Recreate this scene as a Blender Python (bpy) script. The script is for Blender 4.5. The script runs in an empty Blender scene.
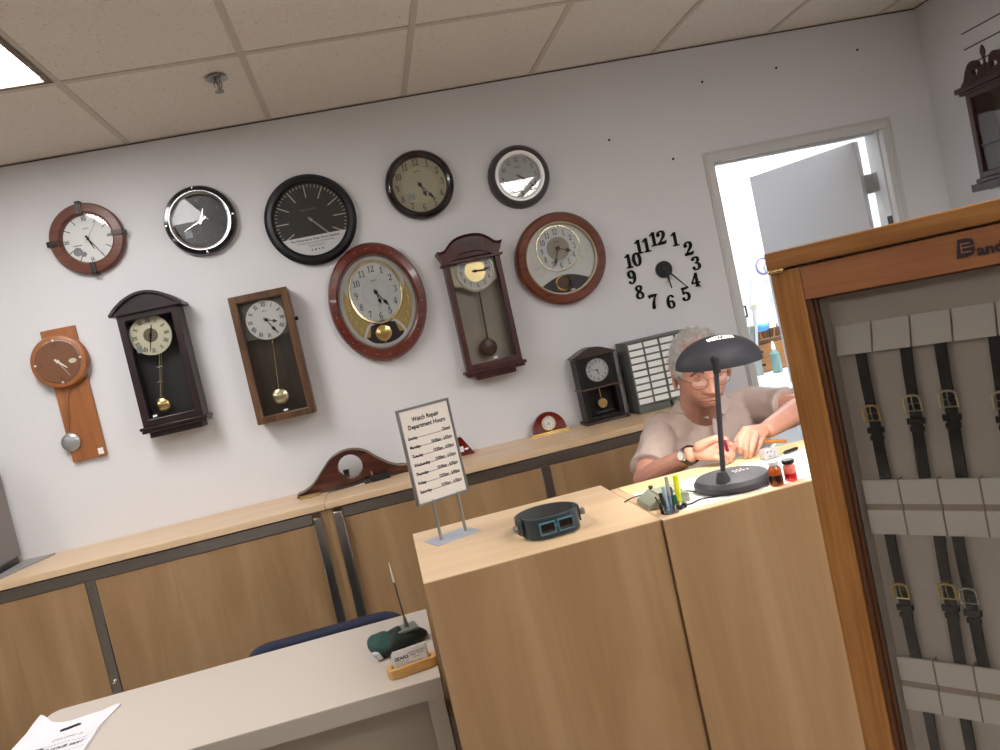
import bpy, math, random
from mathutils import Vector, Matrix, noise
random.seed(7)
S=bpy.context.scene
COL=S.collection
pi=math.pi
def rad(a): return a*pi/180
# ------------------------------------------------------------------ camera model
R3=[[0.96296,-0.16023,-0.21686],[-0.22331,-0.02319,-0.97447],[0.15112,0.98681,-0.05811]]
F=780.0; H=1.56
W=3.63      # back wall plane
C=2.695     # ceiling height
def ray(u,v):
    a=((u-500)/F,(v-375)/F,1.0)
    return Vector([sum(R3[i][k]*a[i] for i in range(3)) for k in range(3)])
def at(u,v,x=None,y=None,z=None):
    d=ray(u,v)
    if y is not None: t=y/d.y
    elif z is not None: t=(z-H)/d.z
    else: t=x/d.x
    return Vector((0,0,H))+d*t
cam=bpy.data.cameras.new('camera'); co=bpy.data.objects.new('camera',cam); COL.objects.link(co)
cam.sensor_fit='HORIZONTAL'; cam.sensor_width=36; cam.lens=F/1000*36; cam.clip_start=.02
m=Matrix.Identity(4)
for i in range(3):
    m[i][0]=R3[0][i]; m[i][1]=-R3[1][i]; m[i][2]=-R3[2][i]
m.translation=(0,0,H); co.matrix_world=m; S.camera=co
S.view_settings.view_transform='Standard'; S.view_settings.look='None'; S.view_settings.exposure=.42; S.view_settings.gamma=1; S.view_settings.use_curve_mapping=False
wd=bpy.data.worlds.new('world'); S.world=wd; wd.use_nodes=True; wd.node_tree.nodes['Background'].inputs[0].default_value=(.5,.5,.5,1); wd.node_tree.nodes['Background'].inputs[1].default_value=.3
# ------------------------------------------------------------------ materials
MATS={}
def mat(name,col,rough=.5,metal=0,spec=.5,emit=None,es=1,coat=0,bump=0,bscale=40,var=0,vscale=6,aniso=0,sub=0):
    if name in MATS: return MATS[name]
    m=bpy.data.materials.new(name); m.use_nodes=True; nt=m.node_tree; b=nt.nodes['Principled BSDF']
    c=tuple(col)+(1,)
    b.inputs['Base Color'].default_value=c; b.inputs['Roughness'].default_value=rough; b.inputs['Metallic'].default_value=metal
    b.inputs['Specular IOR Level'].default_value=spec; b.inputs['Coat Weight'].default_value=coat
    if sub: b.inputs['Subsurface Weight'].default_value=sub; b.inputs['Subsurface Radius'].default_value=(.01,.004,.002); 
    if emit: b.inputs['Emission Color'].default_value=tuple(emit)+(1,); b.inputs['Emission Strength'].default_value=es
    tc=nt.nodes.new('ShaderNodeTexCoord')
    if var:
        n=nt.nodes.new('ShaderNodeTexNoise'); n.inputs['Scale'].default_value=vscale; n.inputs['Detail'].default_value=4
        nt.links.new(tc.outputs['Object'],n.inputs['Vector'])
        mr=nt.nodes.new('ShaderNodeMapRange'); mr.inputs['From Min'].default_value=.3; mr.inputs['From Max'].default_value=.7; mr.inputs['To Min'].default_value=1-var; mr.inputs['To Max'].default_value=1+var
        nt.links.new(n.outputs['Fac'],mr.inputs['Value'])
        mx=nt.nodes.new('ShaderNodeVectorMath'); mx.operation='SCALE'; mx.inputs[0].default_value=col
        nt.links.new(mr.outputs[0],mx.inputs['Scale']); nt.links.new(mx.outputs[0],b.inputs['Base Color'])
    if bump:
        n=nt.nodes.new('ShaderNodeTexNoise'); n.inputs['Scale'].default_value=bscale; n.inputs['Detail'].default_value=3
        nt.links.new(tc.outputs['Object'],n.inputs['Vector'])
        bp=nt.nodes.new('ShaderNodeBump'); bp.inputs['Strength'].default_value=bump; bp.inputs['Distance'].default_value=.01
        nt.links.new(n.outputs['Fac'],bp.inputs['Height']); nt.links.new(bp.outputs[0],b.inputs['Normal'])
    MATS[name]=m; return m
def wood(name,c1,c2,c3,grain='z',rough=.4,scale=1.0,coat=0,fine=.5,spec=.5):
    if name in MATS: return MATS[name]
    m=bpy.data.materials.new(name); m.use_nodes=True; nt=m.node_tree; b=nt.nodes['Principled BSDF']; L=nt.links.new
    tc=nt.nodes.new('ShaderNodeTexCoord'); mp=nt.nodes.new('ShaderNodeMapping')
    s=[7*scale]*3; s['xyz'.index(grain)]=.9*scale; mp.inputs['Scale'].default_value=s
    L(tc.outputs['Object'],mp.inputs['Vector'])
    n1=nt.nodes.new('ShaderNodeTexNoise'); n1.inputs['Scale'].default_value=1.0; n1.inputs['Detail'].default_value=5; n1.inputs['Distortion'].default_value=1.2
    L(mp.outputs[0],n1.inputs['Vector'])
    mp2=nt.nodes.new('ShaderNodeMapping'); s2=[70*scale]*3; s2['xyz'.index(grain)]=3*scale; mp2.inputs['Scale'].default_value=s2
    L(tc.outputs['Object'],mp2.inputs['Vector'])
    n2=nt.nodes.new('ShaderNodeTexNoise'); n2.inputs['Scale'].default_value=1.0; n2.inputs['Detail'].default_value=3
    L(mp2.outputs[0],n2.inputs['Vector'])
    mx=nt.nodes.new('ShaderNodeMath'); mx.operation='MULTIPLY_ADD'; mx.inputs[1].default_value=fine
    L(n2.outputs['Fac'],mx.inputs[0]); L(n1.outputs['Fac'],mx.inputs[2])
    cr=nt.nodes.new('ShaderNodeValToRGB'); e=cr.color_ramp.elements
    e[0].position=.32+fine*.5-.05; e[0].color=tuple(c1)+(1,); e[1].position=.7+fine*.5; e[1].color=tuple(c3)+(1,)
    k=e.new(.5+fine*.5); k.color=tuple(c2)+(1,)
    L(mx.outputs[0],cr.inputs[0]); L(cr.outputs[0],b.inputs['Base Color'])
    b.inputs['Roughness'].default_value=rough; b.inputs['Coat Weight'].default_value=coat; b.inputs['Specular IOR Level'].default_value=spec
    MATS[name]=m; return m
def glassm(name='clear_glass',tint=(1,1,1),refl=1.0,rough=0.0):
    if name in MATS: return MATS[name]
    m=bpy.data.materials.new(name); m.use_nodes=True; nt=m.node_tree; nt.nodes.clear(); L=nt.links.new
    o=nt.nodes.new('ShaderNodeOutputMaterial'); t=nt.nodes.new('ShaderNodeBsdfTransparent'); g=nt.nodes.new('ShaderNodeBsdfGlossy'); mx=nt.nodes.new('ShaderNodeMixShader'); f=nt.nodes.new('ShaderNodeFresnel')
    f.inputs['IOR'].default_value=1.45; t.inputs['Color'].default_value=tuple(tint)+(1,); g.inputs['Roughness'].default_value=rough
    mu=nt.nodes.new('ShaderNodeMath'); mu.operation='MULTIPLY'; mu.inputs[1].default_value=refl
    L(f.outputs[0],mu.inputs[0]); L(mu.outputs[0],mx.inputs[0]); L(t.outputs[0],mx.inputs[1]); L(g.outputs[0],mx.inputs[2]); L(mx.outputs[0],o.inputs[0])
    MATS[name]=m; return m
def lin(r,g,b):
    f=lambda c:(c/255/12.92 if c/255<=.04045 else ((c/255+.055)/1.055)**2.4)
    return (f(r),f(g),f(b))
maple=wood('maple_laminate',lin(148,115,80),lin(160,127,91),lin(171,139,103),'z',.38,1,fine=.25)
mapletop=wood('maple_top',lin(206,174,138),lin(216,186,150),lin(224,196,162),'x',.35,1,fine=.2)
oak=wood('golden_oak',lin(142,90,40),lin(166,112,56),lin(180,126,68),'z',.35,2,fine=.7)
oakx=wood('golden_oak_rail',lin(142,90,40),lin(166,112,56),lin(180,126,68),'x',.35,2,fine=.7)
redoak=wood('red_oak_rail',lin(146,92,56),lin(166,110,72),lin(176,122,82),'x',.3,2,fine=.5)
darkoak=mat('dark_oak_edge',lin(96,58,32),.4)
mahog=wood('mahogany',lin(44,14,14),lin(62,20,20),lin(78,28,26),'z',.4,3,coat=.03)
redwood=wood('red_mahogany',lin(72,26,20),lin(96,36,28),lin(112,46,34),'x',.25,3,coat=.3)
brownwood=wood('brown_wood_ring',lin(92,50,38),lin(108,62,48),lin(120,72,56),'x',.35,3)
cherry=wood('cherry_ring',lin(84,38,24),lin(106,54,36),lin(122,66,44),'x',.28,3,coat=.2)
walnut=wood('walnut',lin(60,38,22),lin(88,60,38),lin(108,78,50),'z',.35,3)
darkwal=wood('walnut_back',lin(34,22,14),lin(58,42,28),lin(76,58,40),'z',.4,2)
espresso=wood('espresso_wood',lin(20,10,12),lin(32,16,18),lin(42,24,24),'z',.35,3,coat=.1)
ebony=mat('black_stained_wood',lin(14,11,10),.42,spec=.35)
beech=wood('orange_beech',lin(138,84,44),lin(158,98,54),lin(170,110,64),'z',.4,2)
antique=wood('antique_dark_wood',lin(40,20,14),lin(58,30,22),lin(72,40,30),'z',.4,3)
wallm=mat('wall_paint',lin(222,222,226),.7,bump=.08,bscale=90,spec=.3)
white=mat('white_plastic',lin(235,235,235),.4)
black=mat('black_plastic',lin(14,14,15),.3)
softblack=mat('black_satin',lin(8,8,10),.6)
ink=mat('black_ink',lin(22,22,22),.7,spec=.2)
chrome=mat('chrome',(.8,.8,.82),.12,1)
steel=mat('brushed_steel',(.42,.42,.42),.32,1,bump=.03,bscale=60)
darksteel=mat('dark_brushed_steel',(.30,.28,.26),.33,1,bump=.02,bscale=60)
brass=mat('brass',(.78,.58,.26),.22,1)
palebrass=mat('pale_brass',(.75,.66,.42),.25,1)
goldring=mat('polished_gold',(.9,.68,.28),.18,1)
creamd=mat('cream_dial',lin(222,216,190),.5)
creamd2=mat('aged_cream_dial',lin(200,194,168),.5)
whited=mat('white_dial',lin(226,226,224),.45)
greyd=mat('grey_dial',lin(196,198,198),.45)
silverd=mat('silver_dial',lin(176,178,178),.4,metal=.3)
paper=mat('white_paper',lin(240,240,242),.6)
greypaper=mat('grey_print',lin(120,120,125),.7)
glass=glassm()
# ------------------------------------------------------------------ mesh builder
_txt={}
def textgeo(s,off=0.0,res=2,shear=0):
    k=(s,off,res,shear)
    if k in _txt: return _txt[k]
    c=bpy.data.curves.new('t','FONT'); c.body=s; c.size=1; c.offset=off; c.resolution_u=res; c.shear=shear
    o=bpy.data.objects.new('t',c); COL.objects.link(o); bpy.context.view_layer.update()
    dg=bpy.context.evaluated_depsgraph_get(); me=bpy.data.meshes.new_from_object(o.evaluated_get(dg))
    v=[(p.co.x,p.co.y) for p in me.vertices]; f=[tuple(p.vertices) for p in me.polygons]
    bpy.data.objects.remove(o); bpy.data.meshes.remove(me); bpy.data.curves.remove(c)
    if v:
        x0=min(p[0] for p in v);x1=max(p[0] for p in v);y0=min(p[1] for p in v);y1=max(p[1] for p in v)
    else: x0=x1=y0=y1=0
    _txt[k]=(v,f,(x0,x1,y0,y1)); return _txt[k]
class MB:
    def __init__(s): s.v=[];s.f=[];s.mi=[];s.M=None
    def add(s,vs,fs,mi=0):
        n=len(s.v)
        for p in vs:
            p=Vector(p)
            s.v.append(tuple(s.M@p) if s.M is not None else tuple(p))
        for f in fs: s.f.append(tuple(i+n for i in f)); s.mi.append(mi)
        return s
    def box(s,x0,x1,y0,y1,z0,z1,mi=0):
        return s.add([(x0,y0,z0),(x1,y0,z0),(x1,y1,z0),(x0,y1,z0),(x0,y0,z1),(x1,y0,z1),(x1,y1,z1),(x0,y1,z1)],
          [(0,3,2,1),(4,5,6,7),(0,1,5,4),(1,2,6,5),(2,3,7,6),(3,0,4,7)],mi)
    def lathe(s,prof,n=48,c=(0,0,0),ax='y',sx=1,sz=1,mi=0):
        # prof: list (r, h); revolve about y (front faces -y) or z
        vs=[];fs=[];rows=[]
        for r,h in prof:
            if r<1e-7: rows.append([len(vs)]); vs.append((c[0],c[1]+h,c[2]) if ax=='y' else ((c[0],c[1],c[2]+h) if ax=='z' else (c[0]+h,c[1],c[2])))
            else:
                row=[]
                for i in range(n):
                    a=2*pi*i/n; row.append(len(vs)); ca,sa=math.cos(a)*r*sx,math.sin(a)*r*sz
                    if ax=='y': vs.append((c[0]+ca,c[1]+h,c[2]+sa))
                    elif ax=='z': vs.append((c[0]+ca,c[1]+sa,c[2]+h))
                    else: vs.append((c[0]+h,c[1]+ca,c[2]+sa))
                rows.append(row)
        for a,b in zip(rows,rows[1:]):
            if len(a)==1 and len(b)==1: continue
            for i in range(n):
                j=(i+1)%n
                if len(a)==1: fs.append((a[0],b[i],b[j]))
                elif len(b)==1: fs.append((a[i],b[0],a[j]))
                else: fs.append((a[i],b[i],b[j],a[j]))
        return s.add(vs,fs,mi)
    def ell(s,c,r,nu=16,nv=12,mi=0):
        vs=[(c[0],c[1],c[2]-r[2])];fs=[]
        for i in range(1,nv):
            t=pi*i/nv
            for j in range(nu):
                a=2*pi*j/nu; vs.append((c[0]+r[0]*math.sin(t)*math.cos(a),c[1]+r[1]*math.sin(t)*math.sin(a),c[2]-r[2]*math.cos(t)))
        vs.append((c[0],c[1],c[2]+r[2]))
        for j in range(nu):
            k=(j+1)%nu; fs.append((0,1+k,1+j)); fs.append((len(vs)-1,1+(nv-2)*nu+j,1+(nv-2)*nu+k))
            for i in range(nv-2): fs.append((1+i*nu+j,1+i*nu+k,1+(i+1)*nu+k,1+(i+1)*nu+j))
        return s.add(vs,fs,mi)
    def prism(s,pts,y0,y1,mi=0):
        n=len(pts)
        return s.add([(x,y0,z) for x,z in pts]+[(x,y1,z) for x,z in pts],[tuple(range(n)),tuple(range(2*n-1,n-1,-1))]+[(i,i+n,(i+1)%n+n,(i+1)%n) for i in range(n)],mi)
    def ringprism(s,o,i_,y0,y1,mi=0):
        n=len(o); vs=[(x,y0,z) for x,z in o]+[(x,y0,z) for x,z in i_]+[(x,y1,z) for x,z in o]+[(x,y1,z) for x,z in i_]; fs=[]
        for k in range(n):
            j=(k+1)%n
            fs+= [(k,j,n+j,n+k),(2*n+k,3*n+k,3*n+j,2*n+j),(k,2*n+k,2*n+j,j),(n+k,n+j,3*n+j,3*n+k)]
        return s.add(vs,fs,mi)
    def frame(s,x0,x1,z0,z1,w,y0,y1,mi=0,wb=None,wt=None):
        wb=w if wb is None else wb; wt=w if wt is None else wt
        return s.ringprism([(x0,z0),(x1,z0),(x1,z1),(x0,z1)],[(x0+w,z0+wb),(x1-w,z0+wb),(x1-w,z1-wt),(x0+w,z1-wt)],y0,y1,mi)
    def tube(s,pts,r,n=8,cap=True,mi=0,flat=None):
        pts=[Vector(p) for p in pts]; rs=r if isinstance(r,(list,tuple)) else [r]*len(pts)
        vs=[];fs=[];prev=None
        for i,p in enumerate(pts):
            t=(pts[min(i+1,len(pts)-1)]-pts[max(i-1,0)]).normalized()
            if prev is None:
                a=Vector((0,0,1)) if abs(t.z)<.9 else Vector((1,0,0)); u=t.cross(a).normalized()
            else: u=(prev-t*prev.dot(t)).normalized()
            prev=u; w=t.cross(u)
            for k in range(n):
                a=2*pi*k/n; q=p+(u*math.cos(a)*(1 if flat is None else flat)+w*math.sin(a))*rs[i]; vs.append(tuple(q))
        for i in range(len(pts)-1):
            for k in range(n):
                j=(k+1)%n; fs.append((i*n+k,i*n+j,(i+1)*n+j,(i+1)*n+k))
        if cap: fs.append(tuple(range(n-1,-1,-1))); fs.append(tuple(range((len(pts)-1)*n,len(pts)*n)))
        return s.add(vs,fs,mi)
    def caps(s,pts,rs,n=12,flat=None):   # closed rounded limb
        pts=[Vector(p) for p in pts]
        t0=(pts[0]-pts[1]).normalized(); t1=(pts[-1]-pts[-2]).normalized()
        P=[];Q=[]
        for a in (80,50,25): P.append(pts[0]+t0*rs[0]*math.sin(rad(a))); Q.append(rs[0]*math.cos(rad(a)))
        P+=pts; Q+=list(rs)
        for a in (25,50,80): P.append(pts[-1]+t1*rs[-1]*math.sin(rad(a))); Q.append(rs[-1]*math.cos(rad(a)))
        return s.tube(P,Q,n,flat=flat)
    def text(s,st,cx,cz,y,size,rot=0,off=0,mi=0,align='c',sx=1,shear=0,th=.0004):
        v,f,(x0,x1,y0,y1)=textgeo(st,off,2,shear)
        if not v: return s
        h=size/.7; mx=(x0+x1)/2 if align=='c' else (x0 if align=='l' else x1); my=(y0+y1)/2 if align=='c' else (y0+y1)/2
        if align!='c': my=.35
        ca,sa=math.cos(rot),math.sin(rot); n=len(v)
        vs=[]
        for x,z in v:
            x=(x-mx)*h*sx; z=(z-my)*h
            vs.append((cx+x*ca-z*sa,y,cz+x*sa+z*ca))
        return s.add(vs,f,mi)
    def bar(s,x,z,y,l,w,ang,mi=0,r0=0,th=.001,w2=None):  # radial bar, ang cw from 12
        ca,sa=math.sin(ang),math.cos(ang); w2=w if w2 is None else w2
        P=lambda r,q:(x+ca*r+sa*q,z+sa*r-ca*q)
        return s.prism([P(r0,-w/2),P(r0,w/2),P(r0+l,w2/2),P(r0+l,-w2/2)],y,y+th,mi)
def link(mb,name,mats,parent=None,loc=None,smooth=35,bevel=0,bseg=2,kind=None):
    me=bpy.data.meshes.new(name); me.from_pydata(mb.v,[],mb.f)
    if not isinstance(mats,(list,tuple)): mats=[mats]
    for m in mats: me.materials.append(m)
    for p,i in zip(me.polygons,mb.mi): p.material_index=i
    import bmesh
    bm=bmesh.new(); bm.from_mesh(me); bmesh.ops.recalc_face_normals(bm,faces=bm.faces); bm.to_mesh(me); bm.free()
    if smooth:
        for p in me.polygons: p.use_smooth=True
        me.set_sharp_from_angle(angle=rad(smooth))
    me.update()
    o=bpy.data.objects.new(name,me); COL.objects.link(o)
    if parent: o.parent=parent
    if loc is not None: o.location=loc
    if bevel:
        b=o.modifiers.new('bevel','BEVEL'); b.width=bevel; b.segments=bseg; b.limit_method='ANGLE'; b.angle_limit=rad(40)
    if kind: o['kind']=kind
    return o
def tag(o,label=None,cat=None,group=None,kind=None):
    if label: o['label']=label
    if cat: o['category']=cat
    if group: o['group']=group
    if kind: o['kind']=kind
    return o
def thing(name,label,cat,loc,rz=0,group=None,rot=None):
    o=bpy.data.objects.new(name,None); COL.objects.link(o); o.location=loc; o.rotation_euler=rot if rot else (0,0,rz); o.empty_display_size=.05
    return tag(o,label,cat,group)
def struct(mb,name,mats,**k): return link(mb,name,mats,kind='structure',**k)
def copy_tree(o,parent=None):
    c=o.copy(); COL.objects.link(c); c.parent=parent
    for ch in list(o.children): copy_tree(ch,c)
    return c
def circ(cx,cz,rx,rz=None,n=40,a0=0,a1=2*pi,closed=False):
    rz=rx if rz is None else rz
    return [(cx+rx*math.cos(a0+(a1-a0)*i/(n if not closed else n-1)),cz+rz*math.sin(a0+(a1-a0)*i/(n if not closed else n-1))) for i in range(n)]
def smoothpts(P,n=6):
    out=[]; N=len(P)
    for i in range(N-1):
        p0=P[max(i-1,0)];p1=P[i];p2=P[i+1];p3=P[min(i+2,N-1)]
        for k in range(n):
            t=k/n; out.append(tuple(.5*((2*p1[d])+(-p0[d]+p2[d])*t+(2*p0[d]-5*p1[d]+4*p2[d]-p3[d])*t*t+(-p0[d]+3*p1[d]-3*p2[d]+p3[d])*t**3) for d in range(len(p1))))
    out.append(tuple(P[-1])); return out
def iang(dx,dy):  # image vector -> clock angle (cw from 12)
    return math.atan2(dx*.975-dy*.22,-.22*dx-.975*dy)
# ------------------------------------------------------------------ room
WT=.12
b=MB(); dx0,dx1,dz=1.812,2.74,2.13
b.box(-4.5,dx0,W,W+WT,0,C); b.box(dx1,3.17,W,W+WT,0,C); b.box(dx0,dx1,W,W+WT,dz,C)
struct(b,'wall_back',wallm)
b=MB(); b.box(3.05,3.17,-4.0,W,0,C); struct(b,'wall_right',wallm)
store=mat('store_wall',lin(112,104,98),.8)  # unseen walls, colour darkened to dim reflections in the case glass
b=MB(); b.box(-4.62,-4.5,-4.0,W+WT,0,C); struct(b,'wall_left',store)
b=MB(); b.box(-4.62,3.17,-4.12,-4.0,0,C); struct(b,'wall_front',store)
b=MB(); b.box(-4.62,3.17,-4.12,W+WT,-.1,0); struct(b,'floor',mat('floor_tile',lin(150,140,128),.5,var=.1,vscale=30))
# ceiling: tiles with speckle, T-bar grid as its own structure
cm=mat('ceiling_tile',lin(214,206,196),.9,spec=.1)
nt=cm.node_tree; bs=nt.nodes['Principled BSDF']; tc=nt.nodes.new('ShaderNodeTexCoord')
vo=nt.nodes.new('ShaderNodeTexNoise'); vo.inputs['Scale'].default_value=110; vo.inputs['Detail'].default_value=2
nt.links.new(tc.outputs['Object'],vo.inputs['Vector'])
cr=nt.nodes.new('ShaderNodeValToRGB'); cr.color_ramp.elements[0].position=.29; cr.color_ramp.elements[0].color=lin(204,193,178)+(1,); cr.color_ramp.elements[1].position=.37; cr.color_ramp.elements[1].color=lin(234,227,218)+(1,)
nt.links.new(vo.outputs['Fac'],cr.inputs[0]); nt.links.new(cr.outputs[0],bs.inputs['Base Color'])
bp=nt.nodes.new('ShaderNodeBump'); bp.inputs['Strength'].default_value=.4; bp.inputs['Distance'].default_value=.004
nt.links.new(vo.outputs['Fac'],bp.inputs['Height']); nt.links.new(bp.outputs[0],bs.inputs['Normal'])
XG=[-.8215+.611*k for k in range(-7,7)]; YG=[2.865-1.222*k for k in range(0,6)]
lights=[(-2,0),(1,1),(-2,2),(1,3),(-5,1),(4,2),(-5,3),(4,4)]  # cells (col index from -.82, row)
cells=set()
for cx,cy in [(-1,0),(-4,1),(2,1),(-1,3),(2,3),(-4,3),(5,2)]: cells.add((cx,cy))
LR=[(-1,2.865),(3,1.032),(4,1.032),(-4,1.032),(-4,-1.412),(3,-1.412),(-1,-2.634)]   # light panels: column, far edge; first in view, rest added to light the room
b=MB(); b.box(-4.62,3.17,2.865,W+WT,C,C+.02)
for r in range(0,12):
    y1=2.865-.611*r; y0=max(y1-.611,-4.12)
    if y1<=y0: continue
    for c_ in range(-7,7):
        x0=-.8215+.611*c_
        if any(c_==a and (abs(y1-e)<.01 or abs(y1-e+.611)<.01) for a,e in LR): continue
        b.box(max(x0,-4.62),min(x0+.611,3.17),y0,y1,C,C+.02)
struct(b,'ceiling',cm)
b=MB()
for x in XG:
    if -4.5<x<3.05: b.box(x-.012,x+.012,-4,W,C-.004,C+.004)
for y in YG:
    if y>-4: b.box(-4.5,3.05,y-.012,y+.012,C-.0045,C+.003)
struct(b,'trim_1',mat('ceiling_grid_paint',lin(206,196,184),.6))
b=MB(); b.box(-4.5,3.05,W-.004,W,C-.008,C-.003); b.box(3.046,3.05,-4,W,C-.008,C-.003)
struct(b,'trim_2',mat('dark_gap',lin(92,72,54),.8))
lm=mat('troffer_diffuser',(1,1,1),.5,emit=(1,.985,.96),es=13)
first=None
names={(-1,0):'bright ceiling light panel in the upper left corner, nearest the clock wall'}
for (c_,y1) in LR:
    x0=-.8215+.611*c_
    if first is None:
        t=thing('ceiling_light','bright white rectangular light panel set in the ceiling, top left','ceiling light',(x0,y1,C),group='ceiling light panels')
        fr=MB(); 
        for a in ((.004,.03,-1.218,-.004),(.581,.607,-1.218,-.004),(.03,.581,-1.218,-1.192),(.03,.581,-.03,-.004)): fr.box(a[0],a[1],a[2],a[3],-.004,.05)
        link(fr,'frame',mat('troffer_frame',lin(120,104,86),.5),t)
        d=MB(); d.box(.03,.581,-1.192,-.03,.012,.016); link(d,'diffuser',lm,t)
        d=MB(); d.box(.0,.611,-1.222,0,.05,.06); link(d,'housing',white,t)
        first=t
    else:
        t=copy_tree(first); t.location=(x0,y1,C)
        t['label']='unseen white light panel added in the ceiling to light the shop floor'
# sprinkler
p=at(216,76,z=C)
t=thing('ceiling_sprinkler','small metal sprinkler head hanging from the ceiling tile','sprinkler',(p.x,p.y,C))
b=MB(); b.lathe([(0,-.002),(.03,-.002),(.038,-.006),(.04,-.012),(.03,-.012),(.02,-.006),(0,-.005)],28,ax='z'); link(b,'escutcheon',steel,t)
b=MB(); b.lathe([(0,0),(.011,0),(.011,-.02),(.006,-.03),(.005,-.058),(0,-.058)],16,ax='z')
b.tube([(-.011,0,-.02),(-.014,0,-.035),(-.004,0,-.055)],.003,6); b.tube([(.011,0,-.02),(.014,0,-.035),(.004,0,-.055)],.003,6)
b.lathe([(0,-.056),(.017,-.056),(.017,-.06),(0,-.06)],20,ax='z'); link(b,'nozzle',darksteel,t)
# door casing / jamb / back room
dp=mat('door_frame_paint',lin(206,205,204),.4)
b=MB()
b.box(dx0-.045,dx0+.004,W-.014,W+WT+.012,0,dz-.004); b.box(dx1-.004,dx1+.055,W-.014,W+WT+.012,0,dz-.004); b.box(dx0-.045,dx1+.055,W-.014,W+WT+.012,dz-.004,dz+.05)
b.box(dx0,dx0+.014,W+.04,W+.085,0,dz-.0); b.box(dx1-.014,dx1,W+.02,W+.07,0,dz); b.box(dx0+.014,dx1-.014,W+.03,W+.08,dz-.014,dz)
b.box(dx0-.038,dx0-.03,W-.02,W-.01,0,dz+.04); b.box(dx1+.03,dx1+.038,W-.02,W-.01,0,dz+.04); b.box(dx0-.038,dx1+.038,W-.02,W-.01,dz+.035,dz+.043)
struct(b,'trim_3',dp,bevel=.003)
fe=at(753,176,z=2.115)
hx,hy=dx1-.03,W+WT+.0
dl=Vector((fe.x-hx,fe.y-hy)); ang=math.atan2(dl.y,dl.x); DL=min(max(dl.length,.7),.95)
t=bpy.data.objects.new('door_1',None); COL.objects.link(t); t.location=(hx,hy,0); t.rotation_euler=(0,0,ang); t['kind']='structure'
b=MB(); b.box(0.02,dl.length,-.0,.042,.01,2.11); lf=link(b,'door_leaf',mat('door_paint',lin(190,188,188),.5),t,bevel=.002)
b=MB()
b.box(dx1-.045,dx1-.0,W+WT-.0+.012,W+WT+.018,1.83,1.93); b.box(dx1-.006,dx1-.001,W+.075,W+WT+.012,1.83,1.93)
b.lathe([(0,0),(.008,0),(.008,.1),(0,.1)],12,c=(dx1-.012,W+WT+.022,1.83),ax='z')
inv=(Matrix.Translation((hx,hy,0))@Matrix.Rotation(ang,4,'Z')).inverted()
hg=link(b,'hinge',steel,t); hg.matrix_parent_inverse=inv
b=MB(); b.box(dx1-.016,dx1-.012,W+.02,W+.055,1.60,1.69); sk=link(b,'latch_strike',black,t); sk.matrix_parent_inverse=inv
# back room shell
bw=mat('back_room_paint',lin(225,227,230),.7)
BY=5.6
b=MB(); b.box(1.0,4.6,BY,BY+.1,0,2.9); struct(b,'wall_backroom_far',bw)
b=MB(); b.box(1.0,1.1,W+WT,BY,0,2.9); struct(b,'wall_backroom_left',bw)
b=MB(); b.box(4.5,4.6,W+WT,BY,0,2.9); b.box(3.17,4.5,W,W+WT,0,2.9); struct(b,'wall_backroom_right',bw)
b=MB(); b.box(1.0,4.6,W+WT,BY,2.8,2.9); struct(b,'ceiling_backroom',bw)
b=MB(); b.box(1.0,4.6,W+WT,BY,-.1,0); struct(b,'floor_backroom',mat('floor_tile2',lin(150,145,140),.5))
t=thing('ceiling_light','fluorescent light panel in the ceiling of the bright back room','ceiling light',(2.2,5.2,2.8))
b=MB(); b.box(0,1.2,-.6,0,-.02,-.005); link(b,'diffuser',mat('backroom_diffuser',(1,1,1),.5,emit=(.97,.99,1),es=24),t)
b=MB(); b.box(-.02,1.22,-.62,.02,-.005,0); link(b,'housing',white,t)
# slat wall on the right wall
b=MB(); sm=wallm
zz=[.3,.38]+[2.30-.0745*k for k in range(27,-1,-1)]+[2.375,2.449]
zz=sorted(set([.3]+[2.449-.0745*k for k in range(0,28)]))
last=.3
for z in zz[1:]:
    b.box(3.042,3.0499,-1.5,3.36,last+.004,z-.004); last=z
b.box(3.046,3.0499,-1.5,3.36,.3,2.453,1)  # dark backing colour stands in for the shade inside the grooves
struct(b,'trim_4',[sm,mat('groove_shade',lin(96,86,78),.7)])
b=MB(); b.box(-4.5,dx0-.045,W-.012,W,0,.1); struct(b,'baseboard_back',mat('baseboard_vinyl',lin(60,55,50),.5))
# nail holes on back wall
for u,v in [(609,140),(702,82),(776,68),(857,50),(673,159)]:
    p=at(u,v,y=W); b=MB(); b.lathe([(0,-.006),(.0055,-.004),(.006,0),(0,0)],10); o=link(b,'nail',black,loc=(p.x,W,p.z))
    lab={609:'small dark nail in the bare wall above the round brown-framed clock',702:'small dark nail high on the wall, left of the two nails above the doorway',776:'small dark nail high on the wall above the doorway, middle one of the high row',857:'small dark nail high on the wall near the corner, right one of the high row',673:'small nail in the wall just left of the door frame'}[u]
    tag(o,lab,'nail')
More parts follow.
